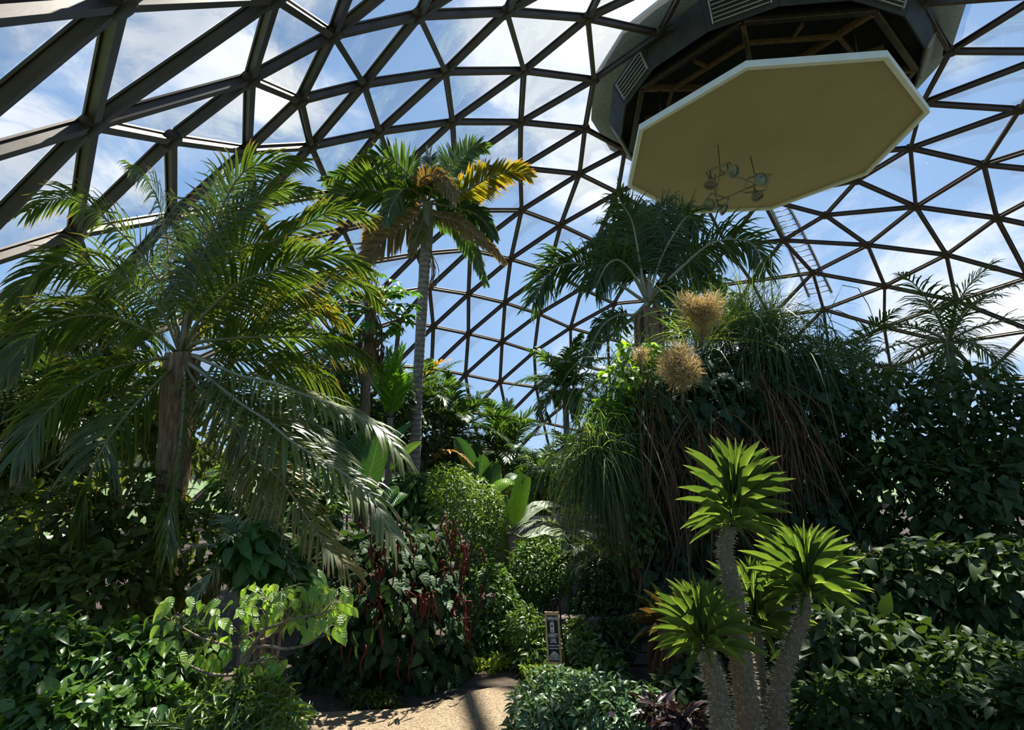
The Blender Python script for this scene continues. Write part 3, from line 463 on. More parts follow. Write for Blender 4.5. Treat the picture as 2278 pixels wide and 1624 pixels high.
# ---------------------------------------------------------------- ground and path
g = G(); n = 48; xs = np.linspace(-1, 1, n); V = []
for y in xs:
    for x in xs:
        r = max(abs(x), abs(y)); th = math.atan2(y, x); h = r * 21.6
        V.append((AX[0] + h * math.cos(th), AX[1] + h * math.sin(th), GZ + .02 * math.sin(7 * x + 3 * y) * math.cos(5 * y)))
g.add(V, None, [(j * n + i, j * n + i + 1, (j + 1) * n + i + 1, (j + 1) * n + i) for j in range(n - 1) for i in range(n - 1)])
o = g.obj('floor', M_soil); o['kind'] = 'structure'; o['label'] = 'dark planting soil under the garden'
g = G(); V = [(AX[0] + r * math.cos(2 * PI * i / 64), AX[1] + r * math.sin(2 * PI * i / 64), GZ - .2) for r in (21.7, 60, 600) for i in range(64)]
g.add(V, None, [(r * 64 + i, r * 64 + (i + 1) % 64, r * 64 + 64 + (i + 1) % 64, r * 64 + 64 + i) for r in (0, 1) for i in range(64)])
o = g.obj('ground', M_grass); o['kind'] = 'structure'; o['label'] = 'grass outside the dome'
def path_mat():
    m = bpy.data.materials.new('pebbled_path'); nt = nodes_of(m); t = N(nt, 'ShaderNodeTexCoord')
    v = N(nt, 'ShaderNodeTexVoronoi', i_Scale=70.0); L(nt, t.outputs['Object'], v.inputs[0]); no = N(nt, 'ShaderNodeTexNoise', i_Scale=1.6, i_Detail=5.0); L(nt, t.outputs['Object'], no.inputs[0])
    sp = N(nt, 'ShaderNodeSeparateXYZ'); L(nt, v.outputs['Color'], sp.inputs[0])
    c = ramp(nt, sp.outputs[0], [(0, (.13, .09, .05)), (.5, (.25, .18, .105)), (1, (.37, .28, .18))]); c = mixc(nt, math_(nt, 'MULTIPLY', no.outputs[0], .5), c, (.16, .11, .062))
    p = N(nt, 'ShaderNodeBsdfPrincipled', i_Roughness=.9); L(nt, c, p.inputs[0]); bp = N(nt, 'ShaderNodeBump', i_Strength=.7, i_Distance=.008); L(nt, v.outputs['Distance'], bp.inputs['Height']); L(nt, bp.outputs[0], p.inputs['Normal']); out(nt, p.outputs[0]); return m
outl = [(300, 1800), (430, 1660), (540, 1606), (650, 1590), (760, 1582), (900, 1576), (960, 1566), (1020, 1550), (1062, 1535), (1110, 1528), (1160, 1526), (1240, 1530), (1245, 1560), (1215, 1640), (1190, 1750), (1160, 2100), (500, 2100)]
P = smooth([atz(*p, GZ + .05) for p in outl + outl[:1]], 90)[:-1]; g = G(); n = len(P); c = P.mean(0)
g.add(np.vstack([P, P - [0, 0, .12], c[None]]), [(i, (i + 1) % n, 2 * n) for i in range(n)], [(i + n, (i + 1) % n + n, (i + 1) % n, i) for i in range(n)])
o = g.obj('trim_1', path_mat(), smooth=False); o['kind'] = 'structure'; o['label'] = 'sandy pebbled path curving past the red tasselled shrub'
# ---------------------------------------------------------------- cupola and the panel hung under it
def octa(R_, z_, n=8, rot=16.5): a = np.radians(rot + np.arange(n) * 360 / n); return np.stack([AX[0] + R_ * np.cos(a), AX[1] + R_ * np.sin(a), np.full(n, z_)], 1)
M_beige = mat('beige_soffit', (.36, .32, .19), (.33, .29, .17), .6, .7, 0, 0); M_white = mat('white_rim', (.75, .77, .78), (.68, .7, .72), 3, .5, 0, 0)
M_dark = mat('dark_cupola', (.03, .031, .034), (.05, .051, .056), 3, .6, .2, .1); M_greym = mat('grey_eave', (.17, .18, .19), (.25, .26, .27), 14, .6, 0, .2)
M_beam = mat('rust_brown_beam', (.13, .065, .035), (.2, .11, .06), 8, .7, 0, .2); M_rod = mat('dark_rod', (.03, .028, .026), (.05, .045, .04), 8, .5, .5, 0)
M_slat = mat('pale_slat', (.42, .43, .44), (.5, .5, .5), 4, .5, .3, 0); M_inner = mat('inner_dark', (.018, .016, .016), (.03, .028, .027), 4, .9, 0, 0)
pl = thing('ceiling_panel', 'flat beige octagonal panel with a white rim hung below the dome cupola', 'panel', (AX[0], AX[1], 12.41))
b, t = octa(4.6, 12.5), octa(4.6, 12.62); g = G(); g.add(np.vstack([b * [1, 1, 1], t, b.mean(0)[None], t.mean(0)[None]]), [(16, (i + 1) % 8, i) for i in range(8)] + [(17, 8 + i, 8 + (i + 1) % 8) for i in range(8)]); g.obj('soffit', M_beige, pl, smooth=False)
a1, a2, a3, a4 = octa(4.6, 12.41), octa(4.74, 12.41), octa(4.74, 12.62), octa(4.6, 12.62); g = G(); g.add(np.vstack([a1, a2, a3, a4]), None, [(r * 8 + i, r * 8 + (i + 1) % 8, ((r + 1) % 4) * 8 + (i + 1) % 8, ((r + 1) % 4) * 8 + i) for r in range(4) for i in range(8)]); g.obj('rim', M_white, pl, smooth=False)
for p0, p1 in zip(octa(3.9, 12.6), octa(3.9, 14.5)): g = G(); tube(g, [p0, p1], .022, 6); g.obj('hanger_rod', M_rod, pl)
cu = thing('cupola', 'dark octagonal cupola with louvred sides crowning the dome', 'cupola', (AX[0], AX[1], 13.95))
B0, B1 = octa(4.75, 13.98, 16, 5.25), octa(5.15, 14.75, 16, 5.25)
for i in range(16):
    j = (i + 1) % 16; q4 = [B0[i], B0[j], B1[j], B1[i]]; n = nrm(np.cross(q4[1] - q4[0], q4[3] - q4[0])); n = n if n @ (q4[0] - [AX[0], AX[1], 14.4]) > 0 else -n
    g = G(); g.add([p + n * s for s in (-.03, .03) for p in q4], None, [(0, 3, 2, 1), (4, 5, 6, 7)] + [(k, (k + 1) % 4, 4 + (k + 1) % 4, 4 + k) for k in range(4)]); po = g.obj('drum_panel', M_dark, cu, smooth=False)
    if i % 2 == 0:
        e = lambda u, v, s=.06: (q4[0] * (1 - u) + q4[1] * u) * (1 - v) + (q4[3] * (1 - u) + q4[2] * u) * v + n * s
        for v in np.linspace(.2, .85, 6):
            g = G(); c = (e(.12, v) + e(.88, v)) / 2; box(g, c, (e(.88, v) - e(.12, v)) / 2, n * .035, nrm(e(.5, 1) - e(.5, 0)) * .012); o = g.obj('louvre_slat', M_slat, po, smooth=False, org=cu['_w'])
        for u in (.1, .9): g = G(); box(g, e(u, .52), (e(u, .88) - e(u, .16)) / 2, n * .04, nrm(e(1, .5) - e(0, .5)) * .02); g.obj('louvre_frame', M_slat, po, smooth=False, org=cu['_w'])
g = G(); R1, R2, R3 = octa(5.15, 14.75, 16, 5.25), octa(5.85, 14.95, 16, 5.25), octa(5.85, 15.05, 16, 5.25); g.add(np.vstack([R1, R2, R3, [[AX[0], AX[1], 16.6]]]), [(32 + i, 32 + (i + 1) % 16, 48) for i in range(16)], [(r * 16 + i, r * 16 + (i + 1) % 16, r * 16 + 16 + (i + 1) % 16, r * 16 + 16 + i) for r in (0, 1) for i in range(16)]); g.obj('eave_roof', M_greym, cu, smooth=False)
g = G(); g.add(np.vstack([octa(4.7, 14.02), octa(4.2, 14.9), [[AX[0], AX[1], 15.3]]]), [(8 + i, 8 + (i + 1) % 8, 16) for i in range(8)], [(i, (i + 1) % 8, 8 + (i + 1) % 8, 8 + i) for i in range(8)]); g.obj('inner_lining', M_inner, cu, smooth=False)
up = np.array([0, 0, 1.])
def beam(name, p, q_, w_, h_, m, par): g = G(); d = nrm(q_ - p); s = nrm(np.cross(d, up)); box(g, (p + q_) / 2, (q_ - p) / 2, s * w_, np.cross(s, d) * h_); return g.obj(name, m, par, smooth=False)
for i in range(8):
    beam('ring_beam', octa(4.55, 14.02)[i], octa(4.55, 14.02)[(i + 1) % 8], .09, .1, M_strut, cu); beam('inner_ring_beam', octa(3.4, 14.2)[i], octa(3.4, 14.2)[(i + 1) % 8], .05, .07, M_beam, cu)
    beam('rafter', octa(4.5, 14.0)[i], octa(1.2, 14.75)[i], .07, .1, M_beam, cu); beam('tie_beam', (octa(4.2, 14.05)[i] + octa(4.2, 14.05)[(i + 1) % 8]) / 2, (octa(3.3, 14.25)[i] + octa(3.3, 14.25)[(i + 1) % 8]) / 2, .04, .06, M_beam, cu)
# lighting rig below the panel
M_rig = mat('painted_rig', (.20, .19, .13), (.27, .26, .2), 8, .5, .2, 0); M_lens = mat('spot_lens', (.16, .17, .16), (.22, .23, .21), 5, .15, .3, 0)
ZR = 11.55; rig = thing('spotlight_rig', 'three square spotlight frames linked by tubes, hanging under the beige octagonal panel', 'lamp', atz(1640, 420, ZR))
def sq(px, c): return [atz(*p, ZR + dz) for p, dz in zip(px, c)]
sqs = [[(1570, 383), (1622, 361), (1636, 377), (1582, 400)], [(1665, 396), (1716, 388), (1703, 424), (1654, 430)], [(1582, 430), (1622, 443), (1608, 463), (1556, 462)]]
for s in sqs:
    P = [atz(*p, ZR) for p in s]; g = G()
    for i in range(4): a_, b_ = P[i], P[(i + 1) % 4]; d = nrm(b_ - a_); box(g, (a_ + b_) / 2, (b_ - a_) / 2, np.cross(d, up) * .03, up * .025)
    g.obj('square_frame', M_rig, rig, smooth=False)
cs = [np.mean([atz(*p, ZR) for p in s], 0) for s in sqs]
for a_, b_ in ((0, 1), (1, 2), (2, 0)): g = G(); tube(g, [cs[a_], cs[b_]], .028, 8); g.obj('link_tube', M_rig, rig)
for (px, py), c in zip([(1597, 320), (1663, 338), (1592, 380)], cs): g = G(); t_ = atz(px, py, 12.41); t_ = np.array([c[0], c[1], 12.42]) * .35 + t_ * .65; tube(g, [t_, c], .014, 6); g.obj('drop_rod', M_rod, rig)
def spot(px, py, aim):
    c = atz(px, py, ZR - .25); d = nrm(np.asarray(aim, float)); s = nrm(np.cross(d, [.2, .3, .9])); t_ = np.cross(s, d); g = G(); pr = [(-.22, .04), (-.2, .09), (-.08, .12), (.05, .2), (.09, .235), (.11, .235), (.11, .2), (.07, .19)]; n = 16
    V = [c + d * a_ + (s * math.cos(2 * PI * k / n) + t_ * math.sin(2 * PI * k / n)) * r for a_, r in pr for k in range(n)]
    g.add(V, None, [(i * n + k, i * n + (k + 1) % n, i * n + n + (k + 1) % n, i * n + n + k) for i in range(len(pr) - 1) for k in range(n)]); sp_ = g.obj('spotlight', M_rig, rig)
    g = G(); V = [c + d * (.06 + (.04 if r == 0 else 0)) + (s * math.cos(2 * PI * k / n) + t_ * math.sin(2 * PI * k / n)) * r for r in (.195, .1) for k in range(n)] + [c + d * .11]
    g.add(V, [(n + k, n + (k + 1) % n, 2 * n) for k in range(n)], [(k, (k + 1) % n, n + (k + 1) % n, n + k) for k in range(n)]); g.obj('lens', M_lens, sp_, org=rig['_w'])
    g = G(); tube(g, [c - d * .2, c - d * .2 + [0, 0, .3]], .02, 6); g.obj('bracket', M_rod, sp_, org=rig['_w'])
for s_ in ((1628, 381, (.25, -.7, -.5)), (1581, 407, (-.2, -.3, -1)), (1691, 401, (0, -.9, -.25)), (1683, 434, (.1, -.4, -1)), (1577, 456, (-.1, -.75, -.4)), (1607, 464, (.6, -.35, -.6))): spot(*s_)
# maintenance ladder outside on the dome
def sph(px, py, ex):
    d = pdir(px, py); o_ = EYE - DC; b_ = d @ o_; return EYE + d * (-b_ + math.sqrt(b_ * b_ - o_ @ o_ + (DR + ex) ** 2))
lad = thing('roof_ladder', 'maintenance ladder lying outside on the dome right of the beige panel', 'ladder', sph(1830, 680, .5))
Lr, Rr = smooth([sph(*p, .55) for p in ((1690, 415), (1742, 520), (1800, 660))], 15), smooth([sph(*p, .55) for p in ((1722, 405), (1782, 510), (1850, 650))], 15)
for r_ in (Lr, Rr): g = G(); tube(g, r_, .07, 6); g.obj('side_rail', M_strut, lad)
for a_, b_ in zip(np.repeat(Lr, 2, 0)[1:-1], np.repeat(Rr, 2, 0)[1:-1]): pass
for f in np.linspace(.02, .98, 22):
    a_, b_ = [np.array([np.interp(f * 14, range(15), r_[:, k]) for k in range(3)]) for r_ in (Lr, Rr)]; g = G(); tube(g, [a_, b_], .025, 6); g.obj('rung', M_strut, lad)
# ---------------------------------------------------------------- spiny pachypodiums, front right
def pachy(label, path, widths, Y, head, nl, Ln, W, e_top=88, e_bot=-14, lean=(0, 0), skip=None):
    P = smooth([at(x, y, Y) for x, y in path], 26); m = mpp(path[0][1], Y); base = np.array([P[0][0], P[0][1], GZ])
    root = thing('pachypodium', label, 'plant', base); P = np.vstack([base - [0, 0, .05], P]) if P[0][2] > GZ else P
    R = np.interp(np.linspace(0, 1, len(P)), np.linspace(0, 1, len(widths)), widths) * m / 2
    g = G(); tube(g, P, R, 16, lumpy=.03); g.obj('trunk', M_pachy, root)
    g = G(); n = int(480 * len(path) / 4); f = rng.random(n) * (len(P) - 1.01); i = f.astype(int); fr = (f - i)[:, None]; c = P[i] * (1 - fr) + P[i + 1] * fr; r = np.interp(f, range(len(P)), R); T = nrm(P[i + 1] - P[i])
    o = nrm(np.cross(T, nrm(rng.normal(size=(n, 3))))); d = nrm(o + .25 * rng.normal(size=(n, 3))); b = c + o * (r * .96)[:, None]; s = nrm(np.cross(d, T)); k = np.cross(d, s); wd = .0022
    V = np.stack([b + s * wd, b - s * wd * .5 + k * wd, b - s * wd * .5 - k * wd, b + d * (.018 + .02 * rng.random(n))[:, None]], 1); off = (np.arange(n) * 4)[:, None, None]
    g.add(V, (np.array([(0, 1, 3), (1, 2, 3), (2, 0, 3)])[None] + off).reshape(-1, 3)); g.obj('spines', M_spine, root, stuff=True, smooth=False)
    top = P[-1]; ax = nrm(nrm(P[-1] - P[-3]) + np.array([lean[0], lean[1], .9])); h = at(*head, Y)
    for i in range(nl):
        f = (i + .5) / nl; az = i * 2.39996; e = math.radians(e_top + (e_bot - e_top) * f ** 1.15 + rng.normal(0, 5)); b = top * f ** 1.4 + h * (1 - f ** 1.4)
        d = np.array([math.cos(az) * math.cos(e), math.sin(az) * math.cos(e), math.sin(e)]); d = nrm(d + (ax - [0, 0, 1]) * .6)
        ln = Ln * (.8 + .35 * math.sin(PI * f ** .7)) * (1 + rng.normal(0, .07)); u = nrm(np.array([-math.cos(az) * math.sin(e), -math.sin(az) * math.sin(e), math.cos(e)]))
        single(root, 'strap', LM['pachy'], b + d * R[-1] * .6, d, u, ln, W * (1 + rng.normal(0, .1)))
    return root
pachy('tall spiny pachypodium whose bright rosette stands highest at right', [(1668, 1660), (1662, 1560), (1645, 1440), (1634, 1340), (1622, 1270), (1612, 1215), (1626, 1170)], [66, 58, 52, 48, 44, 36, 30], 3.55, (1632, 1100), 88, .34, .026)
pachy('short leaning pachypodium left of the tall one, rosette at its trunk top', [(1612, 1660), (1598, 1550), (1580, 1480), (1566, 1440)], [54, 50, 46, 30], 3.35, (1562, 1410), 78, .29, .021)
slim = pachy('slim pachypodium just behind and right of the tall spiny trunk', [(1698, 1660), (1690, 1540), (1684, 1440), (1680, 1392)], [42, 36, 30, 24], 3.95, (1678, 1370), 76, .37, .024)
pachy('pachypodium with a bowed trunk at the far right of the spiny group', [(1732, 1660), (1729, 1590), (1738, 1510), (1762, 1440), (1786, 1370), (1792, 1320)], [44, 42, 40, 36, 30, 24], 3.7, (1793, 1295), 76, .34, .024)
single(slim, 'strap', LM['yellow_leaf'], at(1660, 1375, 3.8), (.08, 0, -1), (0, -1, .1), .15, .035, name='dry_leaf')['label'] = 'yellow dead leaf'

# ---------------------------------------------------------------- big feather palm, left
C1 = at(405, 790, 5.5); root = thing('feather_palm', 'large arching feather palm reaching in from the left over the shrubs', 'palm', (C1[0], C1[1], GZ))
trunk(root, [(C1[0] - .1, C1[1], GZ - .1), (C1[0] + .05, C1[1], .8), C1], [.17, .14, .16], M_fibre, 12, 20, lumpy=.06)
def FP(pts, lm='palm_near', Y1=5.0, nl=58, Lf=.62, wf=.026, **k):
    n = len(pts); p = [C1 + rng.normal(0, .03, 3)] + [at(x, y, 5.5 + (Y1 - 5.5) * (i + 1) / n) for i, (x, y) in enumerate(pts)]
    kw = dict(nl=nl, Lf=Lf, wf=wf, lm=LM[lm], droop=.6, a0=60, a1=20, vup=8, nv=(-.1, .6, .75), t0=.16, r0=.022, seg=4, shape=(.6, 1, .45)); kw.update(k); kw['nl'] = int(kw['nl'] * (1 if kw.get('indiv') else 1.35)); frond(root, p, **kw)
FP([(455, 560), (530, 396), (600, 362), (672, 362)], Y1=5.6, rm=M_rachis_b, Lf=.55)
FP([(450, 600), (520, 480), (610, 425), (690, 425)], Y1=5.9, Lf=.5)
FP([(440, 680), (530, 556), (601, 539), (668, 507), (742, 468), (812, 482)], Y1=5.7, nl=60, Lf=.52)
FP([(445, 710), (535, 628), (594, 608), (655, 583), (742, 566), (812, 598)], Y1=5.2, nl=60, Lf=.58)
FP([(440, 730), (545, 665), (640, 648), (729, 630), (791, 622), (846, 676)], Y1=6.2, nl=56, Lf=.50)
FP([(440, 745), (560, 690), (640, 660), (700, 668), (745, 712)], 'palm_yellow', Y1=6.4, nl=34, Lf=.42)
FP([(440, 762), (530, 752), (618, 749), (705, 752), (766, 769), (818, 798)], Y1=5.0, nl=60, Lf=.55, droop=1.0)
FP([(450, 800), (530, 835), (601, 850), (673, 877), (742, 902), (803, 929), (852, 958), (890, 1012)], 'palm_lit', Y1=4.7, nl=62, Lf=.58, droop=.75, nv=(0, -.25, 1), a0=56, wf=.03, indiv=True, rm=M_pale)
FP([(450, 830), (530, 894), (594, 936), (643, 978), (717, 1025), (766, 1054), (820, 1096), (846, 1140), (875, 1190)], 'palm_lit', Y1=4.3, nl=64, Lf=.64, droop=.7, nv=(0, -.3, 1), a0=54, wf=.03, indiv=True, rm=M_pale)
FP([(470, 880), (555, 1006), (585, 1033), (622, 1065), (658, 1114), (697, 1173), (728, 1212), (772, 1262)], 'palm_dry', Y1=4.2, nl=56, Lf=.60, droop=.45, wf=.022, a0=52, nv=(.2, -.5, .8), rm=M_rachis_b, tint=None)
FP([(480, 850), (580, 900), (643, 929), (700, 960), (770, 1014)], Y1=5.6, nl=46, Lf=.45, nv=(0, -.6, .8))
FP([(470, 770), (560, 730), (640, 700), (720, 690), (770, 720)], Y1=6.6, nl=44, Lf=.5)
FP([(460, 800), (540, 800), (620, 805), (700, 830), (760, 880)], Y1=5.9, nl=50, Lf=.55, droop=1.0)
FP([(440, 860), (530, 960), (570, 1060), (600, 1160), (606, 1230)], 'palm_dry', Y1=4.6, nl=46, Lf=.5, droop=.6, nv=(0, -.8, .5))
for pts, Y1 in (([(350, 620), (250, 500), (150, 440), (60, 470)], 5.6), ([(350, 680), (240, 600), (120, 590), (20, 660)], 5.0), ([(340, 740), (220, 700), (100, 730), (0, 830)], 4.8), ([(340, 800), (220, 830), (110, 910), (30, 1020)], 4.4), ([(380, 640), (370, 520), (340, 420), (290, 370)], 6.4), ([(350, 850), (260, 950), (200, 1060), (170, 1180)], 4.3), ([(420, 640), (450, 500), (470, 420), (500, 380)], 6.3), ([(410, 880), (400, 1000), (380, 1120), (370, 1230)], 4.2)):
    FP(pts, Y1=Y1, nl=48, Lf=.58, droop=.9)

# ---------------------------------------------------------------- tall slender palm left of centre
YT = 13.0; ct = at(950, 455, YT); bt = at(920, 1075, YT); bt = np.array([bt[0] - .12, bt[1], GZ])
root = thing('tall_palm', 'tall slender palm with ringed grey trunk and yellowing crown, left of centre', 'palm', bt)
trunk(root, [bt - [0, 0, .1], at(920, 1060, YT), at(928, 880, YT), at(938, 700, YT), at(949, 520, YT), ct], [.19, .145, .13, .125, .14, .12], M_trunkring, 14, 60, lumpy=.02)
g = G(); tube(g, smooth([at(949, 560, YT), at(950, 500, YT), at(952, 452, YT)], 10), [.135, .165, .13], 12); g.obj('crownshaft', mat('grey_green_shaft', (.13, .14, .07), (.2, .18, .11), 6, .7), root)
def FT(pts, lm='palm_tall', dY=0, **k):
    p = [ct + [0, 0, .05]] + [at(x, y, YT + dY * (i + 1) / len(pts)) for i, (x, y) in enumerate(pts)]
    kw = dict(nl=62, Lf=.78, wf=.07, lm=LM[lm], droop=.25, a0=64, a1=28, vup=10, nv=(0, .8, .65), t0=.1, r0=.035, rm=M_rachis_b, seg=3, shape=(.5, 1, .4)); kw.update(k); frond(root, p, **kw)
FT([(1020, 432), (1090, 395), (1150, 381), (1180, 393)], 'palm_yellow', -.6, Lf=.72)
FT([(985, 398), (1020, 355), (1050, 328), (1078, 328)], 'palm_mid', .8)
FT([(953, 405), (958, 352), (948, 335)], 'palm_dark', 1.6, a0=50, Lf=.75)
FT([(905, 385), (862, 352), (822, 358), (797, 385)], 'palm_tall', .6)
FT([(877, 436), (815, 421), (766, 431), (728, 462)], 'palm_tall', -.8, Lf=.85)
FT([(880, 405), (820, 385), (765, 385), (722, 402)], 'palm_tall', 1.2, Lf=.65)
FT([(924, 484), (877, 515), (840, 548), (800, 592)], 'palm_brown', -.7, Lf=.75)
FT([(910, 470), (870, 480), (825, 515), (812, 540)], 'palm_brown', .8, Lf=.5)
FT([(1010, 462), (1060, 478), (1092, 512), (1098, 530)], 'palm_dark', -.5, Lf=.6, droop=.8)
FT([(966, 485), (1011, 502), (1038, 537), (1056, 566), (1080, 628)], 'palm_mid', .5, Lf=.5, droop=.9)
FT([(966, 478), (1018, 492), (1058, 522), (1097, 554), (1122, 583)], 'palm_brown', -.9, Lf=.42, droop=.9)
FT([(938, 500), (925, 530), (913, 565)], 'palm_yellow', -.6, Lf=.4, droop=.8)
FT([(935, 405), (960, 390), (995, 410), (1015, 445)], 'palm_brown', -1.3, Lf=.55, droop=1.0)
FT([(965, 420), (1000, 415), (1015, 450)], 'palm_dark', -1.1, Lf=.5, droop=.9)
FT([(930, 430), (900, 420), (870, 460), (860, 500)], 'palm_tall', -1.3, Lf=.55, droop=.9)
for k in range(9): g = G(); x0 = 956 + rng.normal(0, 4); tube(g, smooth([at(x0, 560 + rng.normal(0, 6), YT), at(x0 + 8 + rng.normal(0, 4), 600, YT), at(x0 + 2 + rng.normal(0, 6), 640 + rng.normal(0, 14), YT)], 8), .012, 5); g.obj('old_flower_stalk', M_twig, root)

# ---------------------------------------------------------------- queen palm, right
YQ = 13.0; cq = at(1440, 672, YQ); root = thing('queen_palm', 'dark queen palm with fibrous brown trunk rising behind the vine-hung thicket', 'palm', (cq[0], cq[1], GZ))
trunk(root, [(cq[0], cq[1], GZ - .1), at(1452, 860, YQ), at(1446, 740, YQ), at(1440, 690, YQ)], [.25, .29, .37, .23], M_fibre, 14, 36, lumpy=.07)
def FQ(pts, dY=0, lm='palm_dark', **k):
    p = [cq] + [at(x, y, YQ + dY * (i + 1) / len(pts)) for i, (x, y) in enumerate(pts)]
    kw = dict(nl=95, Lf=.95, wf=.045, lm=LM[lm], droop=.8, a0=65, a1=35, vup=10, nv=(0, .75, .5), t0=.3, r0=.045, rm=M_pale, seg=4, jit=.16, shape=(.6, 1, .5)); kw.update(k); frond(root, p, **kw)
FQ([(1429, 620), (1414, 529), (1403, 485), (1378, 445)], -.5); FQ([(1447, 581), (1455, 524), (1467, 475), (1490, 452)], .6); FQ([(1424, 620), (1390, 555), (1365, 516), (1347, 508)], .4)
FQ([(1424, 664), (1390, 640), (1352, 615), (1315, 596), (1274, 585), (1225, 605), (1186, 672)], -.6); FQ([(1476, 633), (1520, 591), (1572, 547), (1623, 532), (1675, 545), (1705, 602)], -.8)
FQ([(1411, 700), (1385, 699), (1352, 713), (1326, 746), (1306, 800)], -.9, Lf=.5, droop=1.2); FQ([(1468, 581), (1502, 516), (1533, 480), (1556, 512)], .2); FQ([(1405, 610), (1360, 570), (1320, 556)], .9)
FQ([(1470, 620), (1510, 575), (1545, 570), (1568, 610)], .9); FQ([(1450, 600), (1475, 520), (1510, 478), (1540, 500)], 1.0); FQ([(1432, 600), (1425, 520), (1440, 460)], 1.3); FQ([(1415, 620), (1380, 580), (1350, 590), (1325, 640)], -1.2, droop=1.1)
FQ([(1445, 600), (1440, 530), (1420, 470)], .9); FQ([(1465, 640), (1490, 640), (1510, 680)], -1.0, Lf=.4)
for k in range(16): g = G(); a = rng.random() * 6.28; c = cq + [.2 * math.cos(a), .2 * math.sin(a), -.05]; tube(g, smooth([c - [0, 0, .35 * rng.random()], c + [.12 * math.cos(a), .12 * math.sin(a), -.35], c + [.15 * math.cos(a), .16 * math.sin(a), -1.0 - .4 * rng.random()]], 7), [.06, .05, .02], 5, flat=.35); g.obj('old_leaf_base', M_fibre, root)

# ---------------------------------------------------------------- middle distance palms
palm('small green palm against the dome panes, below the queen palm left fronds', 1257, 868, 13, 19, 1.35, LM['palm_mid'], nl=34, Lf=.46, wf=.055, trunk_r=.08, e=(85, -20), bend=(35, 105), droop=.8, az0=.4)
palm('stiff upright palm in the middle distance, its crown against the lowest panes', 1122, 1010, 17, 24, 1.9, LM['palm_mid'], nl=46, Lf=.7, wf=.052, trunk_r=.11, e=(85, -30), bend=(30, 85), droop=.45, az0=1.1)
palm('dark bushy palm standing right behind the tall slender trunk', 1010, 965, 16, 24, 2.1, LM['palm_mid'], nl=46, Lf=.65, wf=.05, trunk_r=.12, e=(80, -35), bend=(45, 90), droop=.5, az0=2.2, extra=[([(950, 1035, 14), (985, 1005, 13.6), (1020, 1008, 13.4), (1050, 1034, 13.3)], dict(lm=LM['palm_orange'], Lf=.35, nl=22)), ([(925, 850, 15), (950, 825, 14.6), (975, 806, 14.3), (1000, 800, 14.2)], dict(lm=LM['palm_orange'], Lf=.3, nl=18))])
palm('low palm tucked behind the tall trunk foot, fronds fanned left', 935, 905, 15, 18, 2.0, LM['palm_mid'], nl=44, Lf=.6, wf=.045, e=(80, -10), bend=(50, 95), az0=.2)
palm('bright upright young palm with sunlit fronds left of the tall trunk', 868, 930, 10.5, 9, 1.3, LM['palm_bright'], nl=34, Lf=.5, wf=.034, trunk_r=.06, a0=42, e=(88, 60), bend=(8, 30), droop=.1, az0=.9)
palm('slender palm with a thin brown stem right of the banana', 1278, 1060, 13.2, 16, 1.5, LM['palm_mid'], nl=24, Lf=.42, wf=.045, trunk_r=.05, tm=M_bark, e=(70, -35), bend=(50, 95), droop=.8, az0=1.7)
palm('small palm left of the slender brown-stemmed one, fronds hanging', 1205, 1045, 14, 14, 1.1, LM['palm_mid'], nl=22, Lf=.4, wf=.045, trunk_r=.06, e=(75, -35), bend=(50, 100), droop=.8, az0=.6)
palm('fine-leaved grey palm under the papaya tree at left', 745, 800, 9.5, 16, 1.15, LM['palm_dark'], nl=30, Lf=.3, wf=.025, trunk_r=.06, e=(75, -30), bend=(50, 100), droop=.6, az0=2.9)
palm('low pygmy palm with silvery lit fronds beside the concrete wall', 1262, 1185, 9.0, 14, .95, LM['banana_grey_lit'], nl=26, Lf=.3, wf=.03, trunk_r=.05, e=(60, -10), bend=(60, 100), droop=.4, az0=.3)
palm('shaded palm at the foot of the dark thicket, feathery', 1335, 1240, 7.5, 14, .8, LM['palm_dark'], nl=26, Lf=.24, wf=.024, trunk_r=.04, e=(70, -30), bend=(50, 100), az0=.8)
palm('low fern-like palm beside the path end', 1170, 1470, 6.9, 11, .5, LM['small_mid'], nl=26, Lf=.12, wf=.02, trunk_r=.015, e=(60, 5), bend=(40, 80), droop=.2, az0=.5, base=np.array([*at(1170, 1470, 6.9)[:2], GZ]))
palm('small palm glimpsed at the left edge above the broad-leaved bush', 545, 1240, 4.7, 12, .6, LM['banana_grey_lit'], nl=24, Lf=.22, wf=.018, trunk_r=.03, e=(65, -30), bend=(50, 100), az0=.1)
for x, y, Y, s, lab in ((80, 900, 6.2, 1.3, 'feathery palm at the far left behind the large arching palm'), (240, 700, 8.2, 1.5, 'palm at the left rising behind the arching palm crown'), (2110, 760, 11, 2.0, 'palm rising behind the dark thicket at far right'), (1900, 830, 9.5, 1.5, 'lower palm behind the vine thicket, right of the ladder')):
    palm(lab, x, y, Y, 16, s, LM['palm_dark'], nl=30, Lf=.34 * s, wf=.032, e=(80, -30), bend=(45, 95), droop=.7, az0=x)

